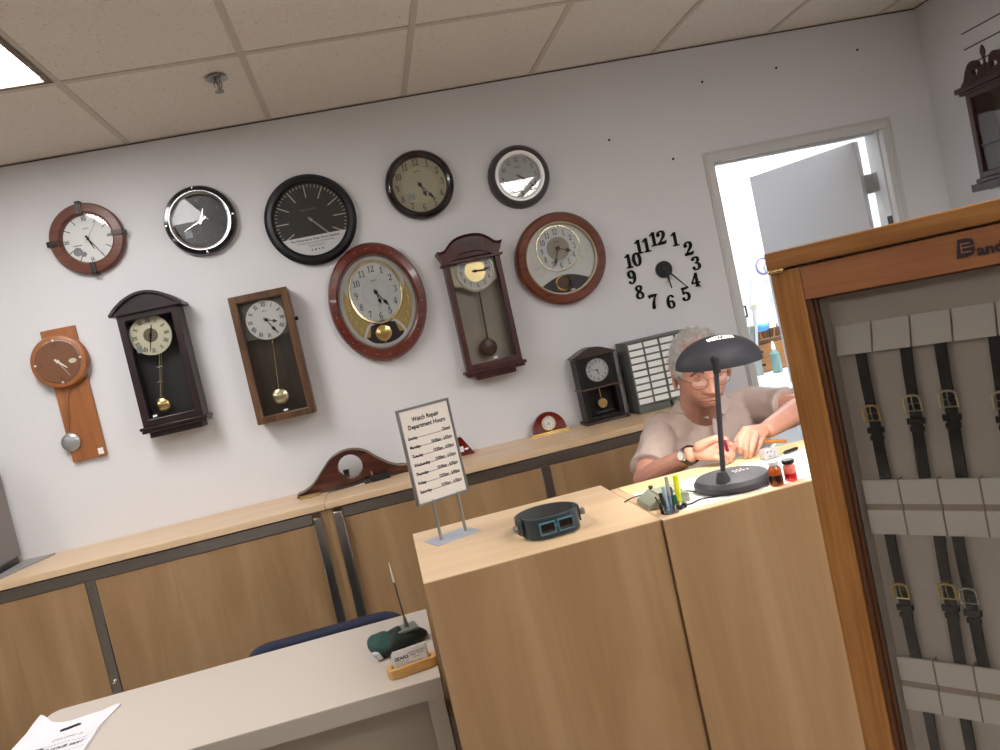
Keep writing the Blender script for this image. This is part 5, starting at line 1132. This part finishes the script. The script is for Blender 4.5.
# straps
leather={'brown':mat('brown_leather',lin(24,14,13),.6,bump=.3,bscale=400),'black':mat('black_leather',lin(8,8,10),.6,bump=.3,bscale=400),'plum':mat('plum_brown_leather',lin(20,12,15),.6,bump=.3,bscale=400)}
Mc=Matrix.Translation(CO)@Matrix.Rotation(-rad(54),4,'Z')
def strap(lab,s0,s1,z0,z1,zb,m,bm,grp,tilt=0,silver=False):
    loc=Mc@Vector((s0,.0385,z0)); t=thing('watch_strap',lab,'watch strap',tuple(loc),-rad(54),group=grp)
    L=z0-z1; hb=z0-zb; w=.0075; ds=s1-s0
    def band(za,zb_,wa,wb,th,y,name,sag=0):
        b=MB(); n=10; vs=[];fs=[]
        for i in range(n+1):
            q=i/n; z=za+(zb_-za)*q; ww=wa+(wb-wa)*q; x=ds*(-z)/L; yy=y-sag*math.sin(pi*q)
            vs+=[(x-ww,yy,z),(x+ww,yy,z),(x+ww*.9,yy-th,z),(x-ww*.9,yy-th,z)]
        for i in range(n):
            for k in range(4): fs.append((4*i+k,4*i+(k+1)%4,4*i+4+(k+1)%4,4*i+4+k))
        fs+=[(0,3,2,1),(4*n,4*n+1,4*n+2,4*n+3)]; b.add(vs,fs); return link(b,name,leather[m],t)
    band(.004,-hb-.002,w*.98,w*.92,.0022,0,'upper_strap',.002); band(-hb-.004,-L-.035,w*.98,w*1.0,.0025,.002,'lower_strap',.003)
    x=ds*hb/L; b=MB(); g=.0100
    P=smoothpts([(x-g,-.004,-hb-.013),(x-g,-.0055,-hb),(x-g*.85,-.006,-hb+.007),(x,-.006,-hb+.0095),(x+g*.85,-.006,-hb+.007),(x+g,-.0055,-hb),(x+g,-.004,-hb-.013)],4); b.tube(P,.0017,7); b.tube([(x-g,-.004,-hb-.012),(x+g,-.004,-hb-.012)],.001,6)
    bk=link(b,'buckle',bm,t); b=MB(); b.tube([(x,-.0035,-hb-.012),(x,-.007,-hb),(x,-.0065,-hb+.010)],.0010,6); link(b,'tongue',bm,bk)
    x=ds*(hb+.026)/L; b=MB(); b.frame(x-.0095,x+.0095,-hb-.029,-hb-.0225,.0012,-.004,.0) ; b.box(x-.0098,x+.0098,-.0045,-.002,-hb-.030,-hb-.022); b.box(x-.0105,x-.0085,-.004,.002,-hb-.030,-hb-.022); b.box(x+.0085,x+.0105,-.004,.002,-hb-.030,-hb-.022); link(b,'keeper_loop',leather[m],t,bevel=.0008)
    b=MB(); b.box(x-.0088,x+.0088,-.0035,0,-hb-.040,-hb-.033); link(b,'keeper_loop',leather[m],t,bevel=.0008)
gold=mat('buckle_gold',(1,.78,.30),.32,1); palebrass=mat('buckle_pale_gold',(.95,.88,.62),.30,1); g1='straps in the top row of the display case'; g2='straps in the middle row of the display case'; g3='straps in the lower row of the display case'
strap('dark brown watch strap with yellow gold buckle, leftmost in the top row of the case',.085,.086,1.420,1.248,1.341,'plum',gold,g1)
strap('dark brown watch strap with pale gold buckle, second from the left in the top row',.142,.135,1.420,1.248,1.350,'brown',palebrass,g1)
strap('black watch strap with pale gold buckle, third from the left in the top row',.183,.179,1.420,1.248,1.352,'black',palebrass,g1)
strap('dark brown watch strap at the right edge of the picture, fourth in the top row',.243,.236,1.420,1.248,1.345,'brown',palebrass,g1)
strap('dark brown watch strap with thin gold buckle, leftmost in the middle row of the case',.077,.080,1.168,.992,1.089,'plum',gold,g2)
strap('dark brown watch strap, middle row, left of the silver buckled black one',.139,.135,1.168,.992,1.094,'brown',gold,g2)
strap('black watch strap with bright silver buckle in the middle row of the display case',.161,.163,1.168,.992,1.090,'black',chrome,g2)
strap('brown watch strap at the far left of the lower row of the case, partly visible',.082,.084,.913,.737,.83,'brown',gold,g3)
strap('dark plum brown watch strap, second from left in the lower row of the case',.128,.130,.913,.737,.83,'plum',gold,g3)
# ------------------------------------------------------------------ the watchmaker
skin=mat('skin',lin(196,142,124),.5,var=.06,vscale=25,sub=.15)
def headsurf(a,b_,c_):
    # unit direction -> local point; face looks towards -Y
    x=.076*a; y=.096*b_; z=.120*c_
    if c_<0:
        k=min(1,-c_); x*=1-.14*k**1.5; 
        if b_>0: y*=1-.45*k
    else: x*=1+.03*math.sin(c_*pi)
    if b_<0:
        f=min(1,-b_*1.6)
        G=lambda cx,cz,sx,sz:math.exp(-((x-cx)/sx)**2/2-((z-cz)/sz)**2/2)
        A=lambda cx,cz,sx,sz:G(cx,cz,sx,sz)+G(-cx,cz,sx,sz)
        d=0
        d+=.006*A(.030,.024,.018,.008)+.003*G(0,.022,.012,.009)
        d-=.013*A(.032,.004,.013,.010)
        d+=.0075*A(.032,.001,.010,.0065)
        d+=.005*A(.032,-.016,.013,.006)      # under eye bag
        t_=max(0,min(1,(.016-z)/.054)); 
        d+=(.006+.020*t_)*math.exp(-(x/(.0075+.003*t_))**2/2)*(1/(1+math.exp((z-.016)/.004)))*(1/(1+math.exp((-.046-z)/.0022)))
        d+=.006*G(0,-.037,.008,.008)+.009*A(.0135,-.041,.0055,.006)
        d+=.005*A(.046,-.022,.014,.014)
        d+=.006*A(.040,-.062,.014,.016)
        d-=.005*A(.027,-.052,.004,.014)     # nasolabial fold
        d+=.0055*G(0,-.0625,.020,.0042)+.0065*G(0,-.0735,.016,.0045)-.006*G(0,-.0680,.022,.0016)
        d-=.003*G(0,-.083,.020,.004)+0
        d+=.009*G(0,-.098,.018,.012)
        y-=d*f
        if c_<-.2: y-=.006*f*(-c_)
    return Vector((x,y,z))
def headmesh(b,M,nu=120,nv=96,fn=headsurf):
    vs=[];fs=[]
    for i in range(nv+1):
        t_=-pi/2+pi*i/nv
        for j in range(nu):
            a=2*pi*j/nu; vs.append(M@fn(math.cos(t_)*math.cos(a),math.cos(t_)*math.sin(a),math.sin(t_)))
    for i in range(nv):
        for j in range(nu): fs.append((i*nu+j,i*nu+(j+1)%nu,(i+1)*nu+(j+1)%nu,(i+1)*nu+j))
    b.add(vs,fs)
root=Vector((1.09,2.68,0))
HC=at(700,368,y=2.42)-root; PITCH=rad(15)
MH=Matrix.Translation(HC)@Matrix.Rotation(rad(-11),4,'Z')@Matrix.Rotation(rad(-2),4,'Y')@Matrix.Rotation(PITCH,4,'X')@Matrix.Scale(1.08,4)
man=thing('person','grey haired man in glasses and taupe short sleeved shirt bent over the workbench at work','person',tuple(root))
def w_(u,v,y): return at(u,v,y=y)-root
b=MB(); headmesh(b,MH)
# ears
for sg in (-1,1):
    me=MH@Matrix.Translation((sg*.080,.010,-.006))@Matrix.Scale(1.18,4)@Matrix.Rotation(sg*rad(22),4,'Z')@Matrix.Rotation(rad(-8),4,'X')
    m=MB(); P=[(0,.013*math.cos(a)+.0,.030*math.sin(a)-.006*(math.sin(a)<0)*abs(math.sin(a))) for a in [rad(15*i) for i in range(-7,18)]]
    m.caps(P[::2],[.0048]*len(P[::2]),8); m.ell((0.001*sg,.002,0),(.005,.011,.024),10,8); m.ell((0,-.004,-.026),(.0055,.008,.008),10,8)
    b.add([tuple(me@Vector(q)) for q in m.v],m.f)
NB=Vector((-.02,-.08,1.115)); neck0=HC+Vector((0,.035,-.055))
b.caps([neck0,(neck0+NB)/2+Vector((0,.0,.0)),NB],[.064,.068,.072],20)
b.caps([MH@Vector((0,-.045,-.088)),MH@Vector((0,.02,-.10))],[.030,.040],16)
# torso under the shirt
def loft(b,secs,n=28):
    vs=[];fs=[]
    for cx,cy,cz,rx,ry in secs:
        for k in range(n):
            a=2*pi*k/n; c_,s_=math.cos(a),math.sin(a); e=.82
            vs.append((cx+rx*math.copysign(abs(c_)**e,c_),cy+ry*math.copysign(abs(s_)**e,s_),cz))
    for i in range(len(secs)-1):
        for k in range(n): j=(k+1)%n; fs.append((i*n+k,i*n+j,(i+1)*n+j,(i+1)*n+k))
    fs+=[tuple(range(n-1,-1,-1)),tuple(range((len(secs)-1)*n,len(secs)*n))]; b.add(vs,fs)
SR=Vector((-.165,-.045,1.085)); SL=Vector((.165,-.05,1.105))
loft(b,[(0,.02,.60,.14,.10),(0,.01,.80,.15,.11),(0,-.01,.95,.16,.11),(0,-.04,1.05,.165,.09),(-.01,-.06,1.10,.12,.07),(-.02,-.075,1.13,.06,.055)])
ER=w_(645,477,2.45)+Vector((0,0,-.012)); WR=w_(689,455.5,2.235)
EL=Vector((1.345,2.40,1.085))-root; WL=w_(768,429,2.225)
b.caps([SR,SR*.5+ER*.5,ER],[.050,.046,.042],16); b.caps([ER,ER*.72+WR*.28,ER*.35+WR*.65,WR],[.041,.043,.034,.026],16,)
b.caps([SL,SL*.5+EL*.5,EL],[.050,.046,.042],16); b.caps([EL,EL*.72+WL*.28,EL*.35+WL*.65,WL],[.041,.043,.034,.027],16)
def handmesh(b,wr,kn,mid,dip,tip,th,pr=.0125):
    for i in range(4):
        b.caps([wr+(kn[i]-wr)*.05,wr*.5+kn[i]*.5,kn[i]],[.0165,.0145,.0115],10)
        r=[.0098,.0100,.0094,.0082][i]
        b.caps([kn[i],mid[i]],[r*1.06,r],10); b.caps([mid[i],dip[i]],[r,r*.92],10); b.caps([dip[i],tip[i]],[r*.92,r*.74],10)
    for i in range(3): b.caps([wr*.45+kn[i]*.55,kn[i]*.5+kn[i+1]*.5],[.015,.0115],10); b.caps([wr*.5+kn[i]*.5,wr*.5+kn[i+1]*.5],[.015,.015],10)
    b.caps([th[0],th[1]],[.0165,.0125],10); b.caps([th[1],th[2]],[.0122,.0105],10); b.caps([th[2],th[3]],[.0105,.0085],10)
# right hand (left in the photo): fingers point to the right, thumb on the near side above
knR=[w_(714,442.5,2.205),w_(713,447.5,2.190),w_(711,452.5,2.180),w_(708,457,2.178)]
miR=[w_(723,440.5,2.178),w_(721.5,446.5,2.160),w_(719.5,452.5,2.152),w_(716,457.5,2.152)]
diR=[w_(730,444,2.168),w_(729,450,2.152),w_(727,455,2.146),w_(722.5,459.5,2.146)]
tiR=[w_(733.5,449,2.168),w_(733.5,454.5,2.156),w_(731.5,459,2.152),w_(727,462,2.152)]
thR=[w_(699,447,2.200),w_(710,440.5,2.185),w_(719,437.5,2.175),w_(726,439.5,2.170)]
handmesh(b,w_(692,453.5,2.230),knR,miR,diR,tiR,thR)
# left hand (right in the photo): back of the hand to us, fingers pointing down
knL=[w_(744.5,430,2.185),w_(750,431.5,2.172),w_(756,433.5,2.168),w_(761.5,436,2.175)]
miL=[w_(740.5,438,2.165),w_(746.5,441,2.150),w_(753.5,443,2.148),w_(760,444,2.158)]
diL=[w_(740,446,2.160),w_(746,449.5,2.146),w_(752,450.5,2.146),w_(757.5,450,2.158)]
tiL=[w_(740.5,452,2.168),w_(745.5,456,2.156),w_(750,456.5,2.158),w_(754,454.5,2.166)]
thL=[w_(752,431,2.215),w_(742,434,2.215),w_(737,441,2.200),w_(736,448,2.190)]
handmesh(b,w_(764,429,2.215),knL,miL,diL,tiL,thL)
body=link(b,'body',skin,man,smooth=0)
def remesh(o,vs,it=3,f=.5):
    r=o.modifiers.new('remesh','REMESH'); r.mode='VOXEL'; r.voxel_size=vs; r.use_smooth_shade=True
    s=o.modifiers.new('smooth','SMOOTH'); s.iterations=it; s.factor=f
remesh(body,.0026,2)
# face details
eyem=mat('eye_white',lin(214,204,196),.3); iris=mat('dark_iris',lin(40,28,22),.2); browm=mat('eyebrow_hair',lin(70,62,58),.8)
for sg in (-1,1):
    b=MB(); b.ell((0,0,0),(.0105,.0105,.0105),16,12); Me=MH@Matrix.Translation((sg*.032,-.0815,.003)); b.v=[tuple(Me@Vector(q)) for q in b.v]; link(b,'eyelid',mat('eyelid_skin',lin(176,116,98),.5),man)
    b=MB(); P=[Me@Vector((.010*math.cos(a),-.0108+.004*abs(math.cos(a)),-.0035-.0022*math.sin(a))) for a in [rad(180*i/8) for i in range(9)]]; b.tube(P,.0011,6); link(b,'lid_crease_line',mat('crease_dark',lin(52,34,30),.7),man)  # dark tube paints the shaded crease below the closed lid
    b=MB(); P=[MH@Vector((sg*x,-.0985+.35*max(0,x-.02)**1.15,z)) for x,z in ((.012,.0200),(.022,.0250),(.034,.0265),(.046,.0215),(.052,.016))]
    b.tube(smoothpts([tuple(q) for q in P],3),[.0022]+[.0034]*10+[.0026,.0012],6,flat=.6); link(b,'eyebrow',browm,man)
b=MB(); P=[MH@Vector((x,-.1085+3.2*x*x*2,-.0682+.0012*math.cos(x*120))) for x in [-.021+.0042*i for i in range(11)]]; b.tube(P,[.0006]+[.0015]*9+[.0006],6); link(b,'mouth_line',mat('mouth_dark',lin(120,58,52),.6),man)
# hair: short grey strands over the sides, back and thinning top
def hmask(a,b_,c_):
    # returns density 0..1
    el=c_; 
    if b_<-.50 and el<.80 and abs(a)<.86: 
        return 0
    side=abs(a)
    if el<.16+.1*math.sin(b_*20) and -.30<b_<.42: return 0
    if b_<-.15:
        if side<.55: return max(0,min(.5,(el-.72)*3))
        if side>.72 and el>-.05 and b_>-.48: return 1
        return 0.0 if el<.55 else .5
    if b_<.12 and el<-.1: return 0
    if el<-.38: return 0
    if el>.8: return .55
    return 1
rn=random.Random(5); b=MB(); cnt=0
hairpts=[]
while cnt<5200:
    z=rn.uniform(-.6,1); a=rn.uniform(0,2*pi); rr_=math.sqrt(1-z*z); d=(rr_*math.cos(a),rr_*math.sin(a),z)
    if rn.random()>hmask(*d): continue
    p=headsurf(*d); nrm=Vector((d[0]/.076,d[1]/.096,d[2]/.12)).normalized()
    # comb direction: back and down on the sides, back on top
    g=Vector((0,.9,-.55 if z<.6 else .0)); g=(g-nrm*g.dot(nrm)).normalized()+Vector((rn.uniform(-.35,.35),rn.uniform(-.3,.3),rn.uniform(-.35,.35)))
    L_=rn.uniform(.014,.024)*(1 if z<.75 else .8); up=nrm; lf=rn.uniform(.6,1.7)
    q=[p-nrm*.001,p+nrm*.006*lf+g*L_*.4,p+nrm*.009*lf+g*L_*.9]
    q=[MH@v for v in q]; b.tube([tuple(v) for v in q],[.0009,.0008,.0003],3,cap=False); cnt+=1
hairm=mat('grey_hair',lin(178,175,172),.6,var=.25,vscale=60)
link(b,'hair',hairm,man,smooth=60)
b=MB()
def hs(a,b_,c_):
    v=headsurf(a,b_,c_); k=hmask(a,b_,c_); k=1 if k>.9 else 0
    n=Vector((a/.076,b_/.096,c_/.12)).normalized(); return v+n*((.004+.0015*noise.noise(v*90)) if k else -.004)
headmesh(b,MH,90,70,hs); link(b,'hair_base',hairm,man,smooth=60)
# shirt
shirtm=mat('taupe_shirt',lin(186,168,160),.85,bump=.35,bscale=14,spec=.15)
b=MB(); loft(b,[(0,.02,.60,.165,.125),(0,.01,.78,.178,.135),(0,-.01,.92,.185,.130),(0,-.035,1.02,.190,.115),(0,-.05,1.075,.185,.095),(-.005,-.06,1.115,.150,.082),(-.015,-.07,1.145,.095,.072),(-.02,-.078,1.158,.074,.068)])
b.caps([SR+Vector((.05,0,-.01)),SR],[.060,.062],18); b.caps([SL+Vector((-.05,0,-.01)),SL],[.060,.062],18)
e1=SR+(ER-SR)*.78; b.tube([SR,SR*.6+ER*.4-Vector((0,0,.004)),e1],[.060,.062,.064],20)
e2=SL+(EL-SL)*.72; b.tube([SL,SL*.5+EL*.5-Vector((0,0,.006)),e2],[.060,.062,.066],20)
sh_=link(b,'shirt',shirtm,man,smooth=0); remesh(sh_,.0055,4)
tx=bpy.data.textures.new('folds','CLOUDS'); tx.noise_scale=.07; dsp=sh_.modifiers.new('folds','DISPLACE'); dsp.texture=tx; dsp.strength=.016; dsp.mid_level=.45; dsp.texture_coords='LOCAL'
# collar
cc=Vector((-.018,-.082,1.150)); b=MB(); n=36; vs=[];fs=[]
for i in range(n+1):
    a=rad(-90+14)+rad(332)*i/n; fr=abs(i/n-.5)*2   # 0 at back, 1 at the front points
    ri=.066; ro=.088+.012*fr**2; zi=.030-.020*fr**2; zo=.002-.036*fr**4+ -.006*fr
    ca,sa=math.cos(a),math.sin(a)
    for r_,z_ in ((ri,zi),(ri+.006,zi+.004),(ro+.003,zo+.001),(ro,zo-.003)): vs.append((cc.x+ca*r_*1.05,cc.y+sa*r_*(1.0+.15*fr**3),cc.z+z_))
for i in range(n):
    for k in range(4): fs.append((4*i+k,4*i+4+k,4*i+4+(k+1)%4,4*i+(k+1)%4))
fs+=[(0,1,2,3),(4*n+3,4*n+2,4*n+1,4*n)]; b.add(vs,fs); link(b,'collar',shirtm,man,smooth=50)
b=MB(); b.tube([(-.018,-.168,1.105),(-.012,-.172,1.06),(-.008,-.170,1.0),(0,-.160,.92)],[.004,.016,.017,.017],8,flat=.25); link(b,'button_placket',shirtm,man)
# trousers and shoes on a stool (behind the bench)
tm=mat('dark_trousers',lin(50,50,56),.8)
b=MB(); loft(b,[(0,.03,.50,.15,.14),(0,.03,.56,.175,.15),(0,.02,.66,.17,.13)])
for sg in (-1,1): b.caps([(sg*.09,.0,.56),(sg*.12,-.30,.57)],[.085,.065],16); b.caps([(sg*.12,-.30,.56),(sg*.12,-.27,.12)],[.062,.045],16)
to=link(b,'trousers',tm,man,smooth=0); remesh(to,.012,3)
for sg in (-1,1):
    b=MB(); b.ell((sg*.12,-.31,.045),(.045,.13,.045),16,10); b.v=[(x,y,max(z,.0)) for x,y,z in b.v]; link(b,'shoe',black,man)
t=thing('stool','dark round work stool under the seated man','stool',(1.09,2.70,0))
b=MB(); b.lathe([(0,.40),(.18,.40),(.19,.43),(.18,.465),(0,.47)],32,ax='z'); link(b,'seat',black,t)
b=MB(); b.lathe([(0,.06),(.025,.06),(.025,.40),(0,.40)],16,ax='z'); b.lathe([(0,.0),(.22,.0),(.22,.02),(.03,.06),(0,.06)],32,ax='z'); link(b,'pedestal',chrome,t)
# glasses
Mg=Matrix.Translation(root)@MH
t=thing('eyeglasses','thin gold framed oval glasses worn by the man at the bench','glasses',tuple(Mg@Vector((0,-.10,0))))
inv=Matrix.Translation(-(Mg@Vector((0,-.10,0))))@Mg
b=MB(); gm_=mat('thin_gold_frame',lin(128,104,70),.3,.7)
for sg in (-1,1):
    P=[(sg*.034+.0235*math.cos(a),-.1115+.004*math.cos(a)*sg,-.004+.0185*math.sin(a)) for a in [2*pi*i/24 for i in range(25)]]; b.tube([tuple(inv@Vector(q)) for q in P],.0011,6,cap=False)
P=[(-.011,-.112,.002),(0,-.1165,.006),(.011,-.112,.002)]; b.tube([tuple(inv@Vector(q)) for q in P],.0011,6); link(b,'frame',gm_,t)
for sg in (-1,1):
    b=MB(); P=[(sg*.058,-.108,.004),(sg*.076,-.06,.004),(sg*.083,.0,.004),(sg*.084,.018,-.004)]; b.tube([tuple(inv@Vector(q)) for q in P],.0013,6); link(b,'temple',gm_,t)
    b=MB(); b.lathe([(0,0),(.0228,0),(.0228,.0006),(0,.0006)],24,c=(sg*.034,-.1115,-.004),sz=.79); b.v=[tuple(inv@Vector(q)) for q in b.v]; link(b,'lens',glassm('lens_glass',(1,1,1),.6),t)
# wrist watch
wc=WR+root+ (w_(692,453.5,2.230)-WR)*.2; ax=(WR-ER).normalized()
t=thing('wristwatch','wristwatch with dark strap and pale dial on the man\'s forearm','wristwatch',tuple(wc))
Rw=ax.to_track_quat('Z','Y').to_matrix().to_4x4()
b=MB(); b.ringprism(circ(0,0,.0305,n=28),circ(0,0,.0275,n=28),-.009,.009); b.v=[tuple(Rw@Vector((x,z,y))) for x,y,z in b.v]; link(b,'strap',mat('dark_strap',lin(52,46,44),.5),t)
tocam=(Vector((0,0,H))-wc); tocam=(tocam-ax*tocam.dot(ax)).normalized(); tocam=(tocam+Vector((0,0,.35))); tocam=(tocam-ax*tocam.dot(ax)).normalized()
Rf=tocam.to_track_quat('Z','Y').to_matrix().to_4x4(); Mf=Matrix.Translation(tocam*.030)@Rf
b=MB(); b.lathe([(0,-.004),(.0165,-.004),(.0175,0),(.0165,.004),(.014,.005),(0,.0045)],28,ax='z'); b.v=[tuple(Mf@Vector(q)) for q in b.v]; link(b,'case',steel,t)
b=MB(); b.lathe([(0,.0046),(.0135,.0046),(.0135,.0054),(0,.0054)],24,ax='z'); b.v=[tuple(Mf@Vector(q)) for q in b.v]; link(b,'dial',whited,t)
# tools in the hands
def tool(name,lab,cat,a,c_,r,m,tipm,fr=.3):
    t=thing(name,lab,cat,tuple(a)); d=c_-a; b=MB(); b.tube([Vector((0,0,0)),d*.03,d*(1-fr),d*(1-fr)*1.02],[r*.6,r,r,r*.6],10); link(b,'handle',m,t)
    b=MB(); b.tube([d*(1-fr),d],[r*.35,r*.22],8); link(b,'tip',tipm,t)
tool('hand_tool','slim tool with orange wooden handle held between the man\'s hands','tool',at(786,441,y=2.225),at(728,441.5,y=2.160),.0058,mat('orange_handle',lin(196,122,50),.4),steel,.35)
tool('hand_tool','small dark red handled tool gripped in the man\'s hand beside his wristwatch','tool',at(724,440,y=2.150),at(729,455,y=2.145),.0055,mat('dark_red_handle',lin(110,20,40),.3),steel,.25)
